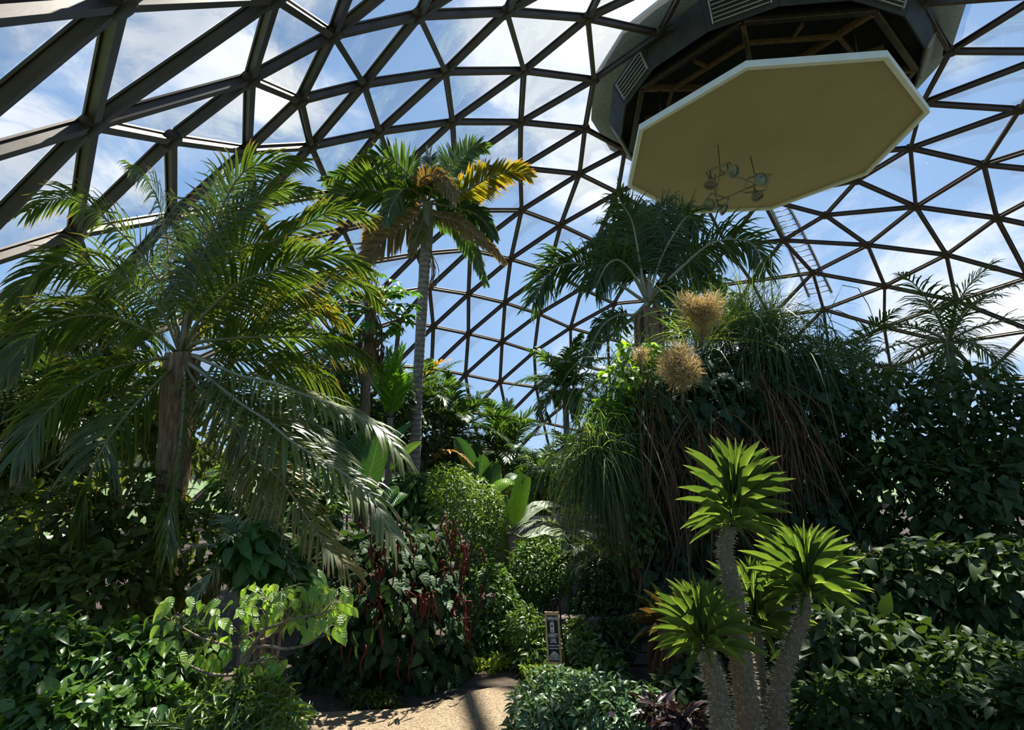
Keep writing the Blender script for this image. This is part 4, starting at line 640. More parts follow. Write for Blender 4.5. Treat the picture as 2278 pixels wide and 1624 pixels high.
# ---------------------------------------------------------------- papaya tree
cp = at(828, 690, 9.8); root = thing('papaya_tree', 'papaya tree with lobed leaves and brown withered leaves hanging, left of the tall trunk', 'tree', (cp[0], cp[1], GZ))
trunk(root, [(cp[0], cp[1], GZ - .1), cp - [.05, 0, 1.2], cp], [.13, .1, .08], M_fibre, 10, 20)
for i in range(58):
    a = i * 2.39996; e = math.radians(70 - 110 * (i / 58)); d = np.array([math.cos(a) * math.cos(e), math.sin(a) * math.cos(e), math.sin(e)]); Lp = .42 + .3 * rng.random(); p1 = cp + d * Lp + [0, 0, .05]
    g = G(); tube(g, smooth([cp, cp + d * Lp * .5 + [0, 0, .06], p1], 5), .01, 4); g.obj('leaf_stalk', M_stem, root); single(root, 'palmate', LM['papaya'], p1, d * [1, 1, .3] + [0, 0, -.35 + .25 * rng.normal()], d + [0, 0, 1.2], .36, .36)
for k in range(26):
    a = rng.random() * 6.28; c = cp + [.1 * math.cos(a), .1 * math.sin(a), -.08]; g = G(); tube(g, smooth([c, c + [.1 * math.cos(a), .1 * math.sin(a), -.3], c + [.14 * math.cos(a + .4), .14 * math.sin(a), -.6 - .4 * rng.random()]], 7), .008, 4); g.obj('withered_stalk', M_fibre, root)
    single(root, 'ovate', LM['strap_dead'], c + [.14 * math.cos(a), .14 * math.sin(a), -.45 - .35 * rng.random()], (.2 * rng.normal(), .2 * rng.normal(), -1), (math.cos(a), math.sin(a), .1), .25, .11, name='withered_leaf')

# ---------------------------------------------------------------- banana plants
def paddle(root, p0, p1, W, m, lift=.0, face=(0, -1, .35), petiole=None, n=16, name='leaf', sag=.0, name2='leaf_stalk', tear=0, blunt=None):
    p0, p1 = np.asarray(p0), np.asarray(p1); mid = (p0 + p1) / 2 + np.array([0, 0, lift]); P = smooth([p0, mid, p1], n); T = nrm(np.gradient(P, axis=0)); f = nrm(np.asarray(face, float)); g = G(); V = []; C = []
    wpr = np.interp(np.linspace(0, 1, n), [0, .08, .25, .55, .8, .93, 1], blunt or [.1, .5, .9, 1, .8, .45, .05]) * W / 2
    for i in range(n):
        s = nrm(np.cross(f, T[i])); nn = np.cross(T[i], s)
        for k in (-1, -.5, 0, .5, 1): V.append(P[i] + s * wpr[i] * k * (1 + tear * .12 * rng.normal()) + nn * wpr[i] * (.30 * abs(k) - sag * k * k)); C.append((i / (n - 1), k, rng.random() * .15 + .4))
    g.add(V, None, [(i * 5 + k, i * 5 + k + 1, i * 5 + k + 6, i * 5 + k + 5) for i in range(n - 1) for k in range(4)], C); o = g.obj(name, m, root)
    if petiole is not None: g = G(); tube(g, smooth([np.asarray(petiole), (np.asarray(petiole) + p0) / 2 + [0, 0, .03], p0, P[3]], 10), [.035, .022, .015, .008], 7); g.obj(name2, M_stem, root)
    return o
YB = 9.2; root = thing('banana_plant', 'banana plant in the centre with a sunlit yellow-green hanging leaf', 'plant', (*at(1124, 1200, YB)[:2], GZ)); hb = at(1124, 1120, YB)
trunk(root, [(hb[0], hb[1], GZ - .1), at(1122, 1180, YB), hb], [.12, .09, .05], LM['banana_dark'] and M_stem, 10, 12, name='stem')
B_ = lambda x, y, d=0: at(x, y, YB + d)
paddle(root, B_(1166, 1056, -.2), B_(1138, 1166, -.6), .32, LM['banana'], .02, (.25, -1, -.45), B_(1126, 1090), blunt=[.7, .85, .95, 1, .92, .6, .1]); paddle(root, B_(1152, 1072, -.1), B_(1084, 1108, -.5), .26, LM['banana'], .14, (0, -.5, 1), B_(1126, 1100), sag=.6)
paddle(root, B_(1128, 1088, .3), B_(1156, 1058, .6), .3, LM['banana_dark'], .05, (0, -.7, 1), hb); paddle(root, B_(1122, 1100, 0), B_(1128, 1180, -.3), .24, LM['banana_dark'], 0, (.6, -1, 0), None)
paddle(root, B_(1140, 1178, -.4), B_(1252, 1127, .2), .24, LM['banana_grey_lit'], .16, (0, -.6, 1), B_(1124, 1170), tear=1); paddle(root, B_(1162, 1196, -.9), B_(1268, 1204, -.6), .2, LM['banana_grey_lit'], .1, (0, -.7, 1), B_(1126, 1190), tear=1)
paddle(root, B_(1132, 1085, .5), B_(1175, 1135, .7), .26, LM['banana_dark'], .1, (0, -.7, .8), hb)
YC = 8.6; root = thing('bird_of_paradise', 'clump of large dark paddle leaves left of the tall trunk', 'plant', (*at(820, 1120, YC)[:2], GZ)); c0 = lambda x: np.array([at(x, 1120, YC)[0], YC, GZ])
K_ = lambda x, y, d=0: at(x, y, YC + d)
for (a, b, W, d, m, fc) in (((812, 1100), (850, 950), .42, 0, 'banana_dark', (.3, -1, .3)), ((797, 1058), (803, 955), .4, .4, 'banana_dark', (-.2, -1, .3)), ((868, 1045), (938, 982), .27, -.3, 'banana', (-.5, -.7, .7)), ((838, 1022), (917, 940), .22, .3, 'banana_dark', (-.4, -.8, .6)),
        ((770, 1045), (745, 965), .34, .3, 'banana_dark', (.4, -1, .3)), ((855, 1130), (884, 1082), .24, -.5, 'banana_dark', (-.2, -1, .4)), ((872, 1128), (902, 1098), .22, -.4, 'banana_dark', (-.4, -1, .5)), ((792, 1080), (796, 1022), .14, -.4, 'banana_dark', (.9, -.6, .2)), ((760, 1120), (735, 1050), .36, -.1, 'banana_dark', (.5, -1, .2)),
        ((830, 1060), (826, 930), .32, .8, 'banana', (.1, -1, .2)), ((790, 1140), (770, 1060), .34, -.3, 'banana_dark', (.2, -1, .3)), ((740, 1090), (690, 1020), .3, .2, 'banana_dark', (.5, -1, .4))):
    paddle(root, K_(*a, d), K_(*b, d + .2), W, LM[m], .03, fc, c0(a[0] * .6 + 815 * .4))
root = thing('dark_banana', 'tall dark banana leaf cluster behind the feathery centre bush', 'plant', (*at(1040, 1100, 13.5)[:2], GZ))
for (a, b, W, m) in (((1060, 1062), (1012, 972), .42, 'banana_dark'), ((1065, 1120), (1075, 1010), .5, 'banana_dark'), ((1070, 1110), (1110, 1030), .42, 'banana_dark'), ((1050, 1110), (1000, 1050), .4, 'banana_dark')): paddle(root, at(*a, 13.5), at(*b, 13.6), W, LM[m], .05, (.2, -1, .4), np.array([*at(1050, 1100, 13.5)[:2], GZ]))
# ---------------------------------------------------------------- red tasselled chenille shrub
bl = [(860, 1330, 6.4, 130, 150, 150), (960, 1400, 6.5, 85, 150, 110), (800, 1440, 6.5, 130, 120, 120), (900, 1210, 6.7, 110, 60, 110), (770, 1300, 6.6, 80, 110, 100), (1000, 1290, 6.8, 50, 80, 70), (890, 1500, 6.4, 120, 75, 100), (730, 1500, 6.5, 80, 80, 90), (735, 1205, 6.9, 75, 60, 70), (1010, 1480, 6.6, 45, 60, 60)]
ch = shrub('chenille_shrub', 'large dark shrub hung with red tassels left of the path', 'shrub', bl, 'heart', LM['chenille'], .13, .72, 3900, 260, droop=.75, inner=.55, stems=9)
P, O = blob_sample(bl, 900, .05); q = pix(P); ok = np.where((-(O * nrm(P - EYE)).sum(1) > .15) & (P[:, 2] > GZ + .35))[0][:64]
cl = [(830, 1285), (810, 1330), (1030, 1230), (1040, 1330), (880, 1190), (850, 1215), (950, 1330), (1020, 1180)]
for i in range(64 + 60):
    p = P[ok[i]] + O[ok[i]] * .05 if i < 64 else at(cl[i % 8][0] + rng.normal(0, 16), cl[i % 8][1] + rng.normal(0, 14), 5.75 + .5 * (cl[i % 8][0] > 990))
    Lt = .14 + .15 * rng.random(); o_ = O[ok[i % 64]]; pts = smooth([p, p + o_ * .07 + [.03 * rng.normal(), 0, .02], p + o_ * .06 + [0, 0, -Lt * .5], p + o_ * .05 + [.02 * rng.normal(), 0, -Lt]], 9); pts[:, 2] = np.maximum(pts[:, 2], GZ + .02)
    g = G(); tube(g, pts, [.005, .0085, .009, .008, .003], 7, lumpy=.25); g.obj('tassel', LM['tassel'], ch)

# ---------------------------------------------------------------- broad-leaved bush and bamboo, front left
YL = 3.3; rb_ = np.array([at(530, 1624, YL)[0], YL, GZ]); root = thing('broadleaf_bush', 'sunlit bush with broad veined leaves on brown branches, front left', 'shrub', rb_)
def br(pts, r): P = smooth([at(x, y, Y) for x, y, Y in pts], 12); g = G(); tube(g, P, r, 8); g.obj('branch', M_twig, root); return P
g = G(); tube(g, smooth([rb_ - [0, 0, .05], at(535, 1500, YL), at(560, 1440, YL)], 12), [.022, .018, .014], 8); g.obj('branch', M_twig, root)
brs = [br([(535, 1490, YL), (562, 1440, YL), (590, 1398, YL)], [.014, .012, .01]), br([(562, 1440, YL), (600, 1438, 3.2), (635, 1444, 3.15), (675, 1436, 3.1), (695, 1428, 3.1), (722, 1402, 3.1)], [.009, .008, .004]), br([(588, 1400, YL), (620, 1390, 3.3), (660, 1375, 3.2), (715, 1365, 3.2), (735, 1345, 3.2)], [.009, .007, .004]), br([(565, 1430, YL), (600, 1415, 3.4), (628, 1395, 3.4), (650, 1350, 3.4)], [.008, .007, .004]), br([(540, 1420, 3.4), (570, 1405, 3.4), (625, 1385, 3.5), (690, 1345, 3.5)], [.008, .006, .003]), br([(545, 1480, YL), (580, 1470, 3.2), (610, 1462, 3.1)], [.008, .006, .003]), br([(590, 1398, YL), (600, 1350, 3.3), (632, 1310, 3.3)], [.007, .005, .003]), br([(530, 1440, 3.4), (450, 1420, 3.4), (380, 1380, 3.4)], [.01, .008, .004]), br([(535, 1500, 3.3), (470, 1500, 3.2), (400, 1470, 3.2)], [.01, .008, .004])]
lv = [(640, 1312, 0), (655, 1325, .2), (690, 1318, -.1), (705, 1322, 0), (730, 1330, 0), (752, 1345, .1), (770, 1350, 0), (718, 1345, 0), (760, 1330, 0), (735, 1375, 0), (742, 1355, .1), (690, 1335, .1), (676, 1320, 0), (625, 1325, 0), (610, 1340, .1), (598, 1350, 0), (580, 1330, .2), (585, 1375, 0), (600, 1365, .1), (640, 1400, -.1), (660, 1395, -.2), (668, 1400, -.2), (690, 1380, -.1), (712, 1400, -.1), (725, 1385, -.1), (745, 1400, -.1), (755, 1405, -.1), (702, 1420, -.2), (735, 1408, 0), (650, 1350, 0), (670, 1350, 0), (665, 1370, 0), (685, 1360, .1), (625, 1370, .1), (640, 1380, .1), (550, 1330, .2), (540, 1345, .1), (545, 1370, .1), (560, 1385, 0), (560, 1355, .2), (600, 1475, 0), (580, 1470, 0), (570, 1490, -.1), (595, 1490, -.1), (620, 1485, -.1), (635, 1495, -.1), (640, 1475, 0), (610, 1465, .1), (590, 1500, 0), (560, 1460, .1), (545, 1430, 0), (535, 1400, .1), (605, 1510, 0), (540, 1480, 0), (565, 1425, .2), (625, 1345, -.1), (700, 1350, -.1), (720, 1320, .1), (780, 1360, 0), (772, 1375, .1)]
lv += [(rng.uniform(330, 530), rng.uniform(1330, 1480), rng.uniform(-.1, .3)) for _ in range(40)] + [(rng.uniform(540, 770), rng.uniform(1305, 1390), rng.uniform(0, .35)) for _ in range(70)]
for x, y, d in lv:
    p = at(x, y - 8, YL + d); dr = rng.normal(size=2); d_ = (dr[0] * .7, dr[1] * .5 - .25, -.75 + .35 * rng.normal()); Ln = .09 * (1 + .2 * rng.normal())
    B = min((b for P_ in brs for b in P_), key=lambda b: np.linalg.norm(b - p)); single(root, 'ovate', LM['broad'], p, d_, (rng.normal() * .4, -.55, .9), Ln, Ln * .58)
    g = G(); tube(g, smooth([B, (B + p) / 2 + [0, 0, .02], p], 5), [.003, .002], 4, cap=False); g.obj('leaf_stalk', M_stem, root)
bb = [(570, 1580, 3.2, 70, 70, 80), (600, 1610, 3.1, 60, 50, 60), (545, 1540, 3.3, 40, 50, 60), (480, 1600, 3.2, 90, 70, 80), (640, 1600, 3.0, 40, 30, 40)]
sb = shrub('bamboo_shrub', 'low sprawling shrub with narrow bright leaves in the bottom left corner', 'shrub', bb, 'lance', LM['small_bright'], .085, .17, 1500, 180, droop=.35, jit=1.0, stems=10, stem_m=M_stem, inner=.7)
for (a, b) in (((650, 1590), (720, 1562)), ((655, 1585), (700, 1575)), ((640, 1570), (690, 1555))): single(sb, 'lance', LM['small_bright'], at(*a, 3.0), at(*b, 2.95) - at(*a, 3.0), (0, -.3, 1), .15, .022)
# ---------------------------------------------------------------- shrubs round the path and through the middle
shrub('variegated_shrub', 'mounded shrub with small pale-edged leaves in the front, right of the path', 'shrub', [(1230, 1580, 4.9, 90, 90, 90), (1330, 1590, 4.7, 110, 85, 100), (1430, 1610, 4.6, 80, 75, 80), (1265, 1545, 5.1, 75, 48, 70), (1200, 1620, 4.6, 70, 60, 70), (1480, 1640, 4.4, 70, 50, 60)], 'ovate', LM['variegated'], .072, .42, 5200, 300, droop=.25, jit=.9, inner=.5, stems=8, stem_m=M_stem)
shrub('leafy_shrub', 'sunlit pale green shrub behind the foreground mound, right of the hanging sign', 'shrub', [(1300, 1470, 6.3, 55, 60, 70), (1290, 1420, 6.6, 40, 40, 50), (1340, 1500, 6.0, 60, 40, 60)], 'ovate', LM['small_bright'], .075, .42, 1700, 60, droop=.3, stems=5)
shrub('clipped_bush', 'round small-leaved bush above the hanging sign', 'shrub', [(1200, 1270, 8.3, 78, 65, 80), (1215, 1225, 8.5, 60, 40, 60), (1180, 1310, 8.2, 55, 45, 55)], 'small', LM['small_mid'], .06, .5, 5200, 0, droop=.1, inner=.3, stems=6)
shrub('yellow_green_bush', 'bright yellow-green crown of foliage right behind the round bush', 'shrub', [(1255, 1222, 9.2, 60, 32, 60), (1190, 1215, 9.3, 45, 25, 45)], 'small', LM['small_yellow'], .07, .45, 1700, 0, droop=.1, stems=4)
shrub('feathery_bush', 'tall light green feathery bush between the chenille shrub and the banana', 'shrub', [(1030, 1120, 8.3, 85, 60, 80), (1000, 1080, 8.5, 50, 50, 50), (1050, 1200, 8.1, 70, 70, 70), (1080, 1150, 8.3, 50, 60, 50), (1060, 1260, 7.9, 50, 55, 60)], 'small', LM['small_bright'], .085, .30, 5200, 0, droop=.0, jit=.9, stems=9, stem_m=M_stem)
shrub('glossy_shrub', 'glossy mid green shrub filling the bank right of the chenille shrub', 'shrub', [(1085, 1330, 7.5, 60, 75, 70), (1090, 1420, 7.3, 60, 70, 70), (1130, 1380, 7.6, 45, 60, 60), (1060, 1470, 7.1, 45, 50, 60)], 'ovate', LM['small_mid'], .085, .42, 3800, 40, droop=.4, stems=7)
shrub('white_edged_shrub', 'pale leafy clump just left of the hanging sign', 'shrub', [(1170, 1400, 7.0, 48, 45, 50), (1185, 1455, 6.8, 40, 40, 45)], 'ovate', LM['small_bright'], .08, .4, 1100, 40, droop=.4, stems=4)
shrub('ground_cover', 'low yellow-green ground cover at the far bend of the path', 'plant', [(1085, 1510, 6.75, 50, 18, 22), (1130, 1500, 6.9, 40, 25, 25), (1190, 1510, 6.5, 30, 25, 25)], 'ovate', LM['small_yellow'], .06, .5, 700, 30, droop=.1, stems=2)
shrub('edging_plant', 'small yellowish plant at the path edge under the chenille shrub', 'plant', [(820, 1568, 5.75, 42, 18, 20), (865, 1572, 5.7, 25, 10, 14)], 'ovate', LM['olive'], .055, .55, 260, 40, droop=.1, stems=2)
shrub('coffee_shrub', 'drooping dark shrub with narrow leaves at the foot of the tall trunk', 'shrub', [(925, 1110, 9.3, 60, 55, 55), (960, 1085, 9.5, 40, 35, 40)], 'lance', LM['banana_dark'], .2, .32, 900, 120, droop=.9, stems=5)
shrub('leafy_bush', 'shaded leafy plant with heart leaves at left above the broad-leaved bush', 'shrub', [(560, 1220, 4.5, 60, 60, 60), (620, 1270, 4.6, 70, 50, 60), (660, 1310, 5.0, 50, 50, 60)], 'heart', LM['banana_dark'], .15, .55, 420, 70, droop=.8, stems=5)
shrub('green_bush', 'dense mid-green bush behind the arching palm fronds at left', 'shrub', [(660, 1190, 7.6, 80, 60, 70), (640, 980, 8.8, 110, 90, 90), (700, 900, 9.4, 90, 90, 90), (580, 1100, 7.8, 110, 90, 90), (680, 1120, 7.9, 90, 80, 80)], 'ovate', LM['small_mid'], .15, .45, 3600, 0, droop=.5, stems=8)
shrub('evergreen_shrub', 'dark evergreen shrub filling behind the papaya and dark paddle leaves', 'shrub', [(800, 880, 12.5, 120, 70, 80), (900, 960, 14, 100, 80, 80), (760, 980, 11.5, 100, 90, 80), (980, 1040, 15, 90, 50, 60)], 'ovate', LM['small_dark'], .2, .42, 4000, 0, droop=.4, stems=8)
shrub('thicket', 'distant thicket of shrubs along the dome wall in the middle', 'shrub', [(1070, 1060, 22, 60, 35, 40), (1130, 1085, 20, 70, 35, 40), (1200, 1090, 19, 60, 40, 40), (1270, 1080, 18, 60, 45, 45), (1000, 1070, 22, 60, 35, 40)], 'ovate', LM['small_mid'], .3, .4, 3000, 0, droop=.4, stems=5)
shrub('leafy_shrub', 'leafy green growth round the slender brown-stemmed palm right of the banana', 'shrub', [(1240, 1110, 14, 55, 45, 45), (1310, 1115, 13.5, 55, 50, 50), (1200, 1120, 14, 40, 35, 40)], 'small', LM['small_bright'], .12, .42, 3000, 0, droop=.2, stems=5)
shrub('shade_shrub', 'dark leafy shrub at the foot of the vine-hung thicket', 'shrub', [(1370, 1310, 7.4, 80, 70, 70), (1320, 1360, 7.2, 50, 50, 50), (1410, 1370, 7.0, 60, 50, 60), (1350, 1430, 6.6, 60, 45, 50)], 'ovate', LM['small_dark'], .085, .42, 3600, 60, droop=.4, stems=7)
shrub('dark_shrub', 'shaded shrub of heart-shaped leaves behind the pachypodium trunks', 'shrub', [(1560, 1520, 5.0, 60, 60, 60), (1700, 1480, 5.4, 80, 90, 80), (1500, 1560, 4.9, 50, 50, 50), (1620, 1430, 5.6, 70, 60, 70)], 'heart', LM['small_dark'], .10, .7, 1500, 60, droop=.6, stems=7)
shrub('purple_plant', 'low deep purple foliage at the base of the leaning pachypodium', 'plant', [(1530, 1625, 4.0, 40, 40, 40), (1470, 1590, 4.3, 30, 30, 30)], 'lance', LM['purple'], .12, .3, 260, 40, droop=.1, stems=3)
for x, y, Y, lab in ((1360, 1588, 4.05, 'pink flower on the front mound of small pale-edged leaves'), (1656, 1448, 4.6, 'pink flower between the tall and slim pachypodium trunks')):
    p = at(x, y, Y); o = thing('pink_flower', lab, 'flower', p)
    for k in range(5): single(o, 'ovate', LM['flower'], p, (math.cos(k * 1.257), -.3, math.sin(k * 1.257)), (0, -1, .2), .022, .018, name='petal')
    g = G(); tube(g, [p, p + [0, .05, -.06], p + [0, .1, -.14]], .002, 5); g.obj('stalk', M_stem, o)
# bromeliad on a rotten stump
cb = at(1490, 1395, 5.6); root = thing('bromeliad', 'large olive and russet bromeliad perched on the rotten stump', 'plant', cb)
for i in range(26):
    a = i * 2.39996; e = math.radians(75 - 85 * i / 26); d = np.array([math.cos(a) * math.cos(e), math.sin(a) * math.cos(e), math.sin(e)]); single(root, 'strap', LM['bromeliad'], cb + d * .02, d, (-math.cos(a) * math.sin(e), -math.sin(a) * math.sin(e), math.cos(e)), .42, .055)
root = thing('tree_stump', 'rotten russet stump with hanging dead leaves below the bromeliad', 'stump', (cb[0], cb[1], GZ)); trunk(root, [(cb[0], cb[1], GZ - .1), (cb[0], cb[1], .0), cb - [0, 0, .03]], [.17, .13, .11], M_bark, 12, 14, lumpy=.1)
for k in range(34): a = rng.random() * 6.28; p = cb + [.12 * math.cos(a), .12 * math.sin(a), -.04 - .2 * rng.random()]; single(root, 'strap', LM['strap_dead'], p, (.25 * math.cos(a), .25 * math.sin(a), -1), (math.cos(a), math.sin(a), .2), .35 * (.7 + .6 * rng.random()), .045, name='dead_leaf')
# ---------------------------------------------------------------- vine-hung ponytail palm thicket, right
YP = 8.0; bp_ = np.array([at(1600, 1400, YP)[0], YP, GZ]); pt = thing('ponytail_palm', 'big multi-trunked ponytail palm with hanging strap leaves and tan flower plumes', 'tree', bp_)
for pts, r in (([(1555, 1460, 7.6), (1562, 1300, 7.6), (1572, 1180, 7.6), (1560, 1000, 7.8), (1570, 860, 8.0), (1600, 790, 8.2)], [.22, .15, .13, .12, .1]), ([(1470, 1400, 7.8), (1450, 1200, 7.9), (1445, 1060, 8.0), (1432, 920, 8.1), (1440, 850, 8.2)], [.14, .13, .13, .12, .09]), ([(1480, 1420, 7.4), (1460, 1330, 7.2), (1405, 1230, 6.9), (1372, 1150, 6.7), (1330, 1030, 6.6)], [.10, .08, .065, .06, .05]), ([(1540, 1400, 7.9), (1530, 1150, 8.0), (1535, 980, 8.1), (1530, 860, 8.2)], [.14, .12, .1, .08]), ([(1680, 1450, 8.2), (1700, 1200, 8.2), (1720, 1000, 8.3), (1730, 820, 8.5)], [.2, .15, .13, .1]), ([(1850, 1500, 8.0), (1840, 1200, 8.2), (1850, 950, 8.3)], [.2, .16, .12])):
    P = smooth([at(x, y, Y) for x, y, Y in pts], 26); P = np.vstack([[P[0][0], P[0][1], GZ - .1], P]); g = G(); tube(g, P, np.interp(np.linspace(0, 1, len(P)), np.linspace(0, 1, len(r)), r), 12, lumpy=.05); g.obj('trunk', M_bark, pt)
def tuft(px, py, Y, n, Ln, wd, lm, e=(80, -30), droop=1.0, zs=.1, name='leaf_tuft', spread=1.0):
    c = at(px, py, Y); az = rng.random(n) * 6.283; ee = np.radians(rng.uniform(e[1], e[0], n)); d = np.stack([np.cos(az) * np.cos(ee) * spread, np.sin(az) * np.cos(ee) * spread, np.sin(ee)], 1); d = nrm(d); ln = Ln * rng.uniform(.55, 1.15, n)
    st = [c + d * .05 + rng.normal(0, zs, (n, 3))]; ds = []; seg = 6
    dr = droop * rng.uniform(.5, 1.4, n)[:, None]
    for k in range(seg): e_ = nrm(d + dr * (k / seg) ** 1.1 * np.array([0, 0, -2.6])); st.append(st[-1] + e_ * (ln / seg)[:, None]); ds.append(e_)
    ds.append(ds[-1]); st = np.stack(st, 1); ds = np.stack(ds, 1); st[..., 2] = np.maximum(st[..., 2], GZ + .03)
    side = nrm(np.cross(ds, nrm(rng.normal(size=(n, 1, 3))))); w_ = wd * np.interp(np.linspace(0, 1, seg + 1), [0, .1, .6, 1], [.6, 1, .8, 0])[None].repeat(n, 0)
    g = G(); strips(g, st, side, w_); return g.obj(name, lm, pt, stuff=True)
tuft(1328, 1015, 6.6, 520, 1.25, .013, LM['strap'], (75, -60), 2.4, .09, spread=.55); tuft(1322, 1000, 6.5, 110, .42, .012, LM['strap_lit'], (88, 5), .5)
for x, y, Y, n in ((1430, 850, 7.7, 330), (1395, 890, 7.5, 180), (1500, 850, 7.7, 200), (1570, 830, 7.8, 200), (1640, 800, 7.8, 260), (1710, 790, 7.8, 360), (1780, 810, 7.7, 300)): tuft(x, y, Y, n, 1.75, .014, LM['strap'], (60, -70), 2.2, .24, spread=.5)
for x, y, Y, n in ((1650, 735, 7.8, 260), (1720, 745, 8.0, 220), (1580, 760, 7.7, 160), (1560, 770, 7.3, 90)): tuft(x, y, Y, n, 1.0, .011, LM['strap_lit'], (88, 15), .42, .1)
tuft(1680, 760, 7.6, 220, .9, .012, LM['strap'], (75, 0), 1.0, .12)
for x, y, Y, n in ((1445, 900, 7.2, 300), (1560, 940, 7.1, 240), (1700, 860, 7.4, 260), (1735, 950, 7.3, 240), (1455, 1030, 7.2, 160), (1560, 1090, 7.1, 140)): tuft(x, y, Y, n, 1.5, .018, LM['strap_dead'], (-20, -85), .8, .14, 'dead_leaf_skirt')
def plume(px, py, Y, r, n):
    c = at(px, py, Y); g = G(); kk = 9; sub = rng.normal(0, .28, (kk, 3)) * [1, 1, 1.3] * r; sub[0] = 0; rs = r * rng.uniform(.4, .7, kk); b = rng.integers(kk, size=n); d = nrm(rng.normal(size=(n, 3)) + [0, 0, .25])
    s = c + sub[b] + d * (rs[b] * rng.random(n) ** .6)[:, None]; L_ = r * .3 * rng.uniform(.4, 1.3, n); e = nrm(d + .9 * nrm(rng.normal(size=(n, 3))) + [0, 0, .2])
    st = np.stack([s, s + e * (L_ / 2)[:, None] + rng.normal(0, .01, (n, 3)), s + e * L_[:, None] + rng.normal(0, .02, (n, 3))], 1); side = nrm(np.cross(np.repeat(e[:, None], 3, 1), nrm(rng.normal(size=(n, 1, 3)))))
    strips(g, st, side, np.array([[.007, .007, .003]]).repeat(n, 0)); g.obj('flower_plume', LM['panicle'], pt, stuff=True)
    g = G(); tube(g, smooth([c + [.05, .25, -r * 1.5], c + [0, 0, -r * .3], c + [0, 0, r * .8]], 8), [.02, .012, .004], 6)
    for q_ in sub[1:]: tube(g, smooth([c + [0, 0, -r * .3], c + q_ * .5, c + q_], 5), [.007, .003], 4)
    g.obj('plume_stalk', M_twig, pt)
plume(1560, 695, 6.7, .27, 3600); plume(1518, 814, 6.3, .30, 4000); plume(1425, 790, 6.6, .12, 500); plume(1562, 735, 6.9, .13, 400)
vb = [(1470, 950, 7.3, 110, 110, 80), (1560, 900, 7.3, 120, 100, 80), (1400, 1050, 7.2, 70, 130, 70), (1520, 1120, 7.3, 130, 150, 80), (1660, 960, 7.5, 110, 140, 80), (1480, 1260, 7.3, 110, 100, 80), (1700, 1120, 7.6, 100, 150, 80), (1620, 1280, 7.4, 110, 120, 80), (1820, 950, 7.5, 110, 140, 80), (1830, 1180, 7.4, 120, 170, 90), (1660, 830, 7.7, 130, 60, 70), (1790, 830, 7.7, 80, 50, 60)]
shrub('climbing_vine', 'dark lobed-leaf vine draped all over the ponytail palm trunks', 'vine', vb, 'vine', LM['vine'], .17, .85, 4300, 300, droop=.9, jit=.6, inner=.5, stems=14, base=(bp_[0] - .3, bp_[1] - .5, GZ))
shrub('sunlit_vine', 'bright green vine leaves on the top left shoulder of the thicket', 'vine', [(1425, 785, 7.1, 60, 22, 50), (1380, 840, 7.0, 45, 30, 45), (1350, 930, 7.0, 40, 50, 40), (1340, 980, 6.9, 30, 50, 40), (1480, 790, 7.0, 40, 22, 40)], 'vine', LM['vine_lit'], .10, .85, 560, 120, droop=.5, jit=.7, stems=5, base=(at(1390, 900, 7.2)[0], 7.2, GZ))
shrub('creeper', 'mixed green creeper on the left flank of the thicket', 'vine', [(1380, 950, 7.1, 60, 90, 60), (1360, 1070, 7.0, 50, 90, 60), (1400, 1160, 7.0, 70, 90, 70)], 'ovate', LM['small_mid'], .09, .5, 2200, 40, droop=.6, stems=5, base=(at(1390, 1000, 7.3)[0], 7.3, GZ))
pod = shrub('pod_tree', 'glossy leafy tree with hanging brown pods behind the queen palm', 'tree', [(1540, 640, 15, 75, 55, 60), (1500, 700, 15, 60, 60, 60), (1590, 690, 15, 60, 50, 60), (1380, 720, 15, 30, 30, 30), (1570, 610, 15, 40, 25, 40)], 'ovate', LM['banana_dark'], .26, .42, 900, 100, droop=.7, stems=7, base=(at(1540, 640, 13.5)[0], 15, GZ))
for i in range(14):
    c = at(1520 + rng.normal(0, 18), 640 + rng.normal(0, 30), 14.5); 
    single(pod, 'lance', LM['palm_brown'], c, (.1 * rng.normal(), 0, -1), (0, -1, .1), .5, .07, name='pod')

# ---------------------------------------------------------------- planting beyond the two edges of the picture
shrub('broadleaf_tree', 'broad green tree at far left behind the feathery palm', 'tree', [(120, 820, 7.4, 150, 130, 110), (300, 900, 7.8, 130, 110, 110), (-40, 760, 6.8, 120, 120, 100), (60, 1000, 6.4, 150, 110, 100), (400, 960, 8.5, 110, 110, 100)], 'ovate', LM['olive'], .16, .45, 4200, 60, droop=.5, stems=7)
shrub('olive_shrub', 'dense olive shrub at far left, lower half', 'shrub', [(100, 1180, 4.8, 150, 110, 110), (280, 1150, 5.2, 130, 110, 110), (420, 1230, 5.0, 100, 110, 100), (0, 1300, 4.2, 130, 110, 100), (200, 1330, 4.3, 150, 110, 100)], 'ovate', LM['olive'], .11, .48, 4200, 100, droop=.5, stems=7)
shrub('low_shrub', 'dark green low shrub in the far bottom left corner', 'shrub', [(60, 1480, 3.4, 140, 110, 100), (240, 1500, 3.5, 140, 100, 100), (380, 1470, 3.7, 90, 90, 80), (330, 1600, 3.3, 110, 70, 80), (150, 1620, 3.1, 140, 80, 80)], 'ovate', LM['small_mid'], .085, .5, 4200, 100, droop=.4, stems=8)
shrub('evergreen_tree', 'dark evergreen tree at far right beside the thicket', 'tree', [(1960, 950, 7.2, 140, 130, 110), (2140, 930, 7.0, 140, 130, 110), (2290, 1000, 6.6, 120, 150, 110), (2040, 1110, 6.7, 150, 130, 110), (2200, 1150, 6.3, 140, 130, 110)], 'ovate', LM['small_dark'], .15, .45, 4600, 60, droop=.5, stems=7)
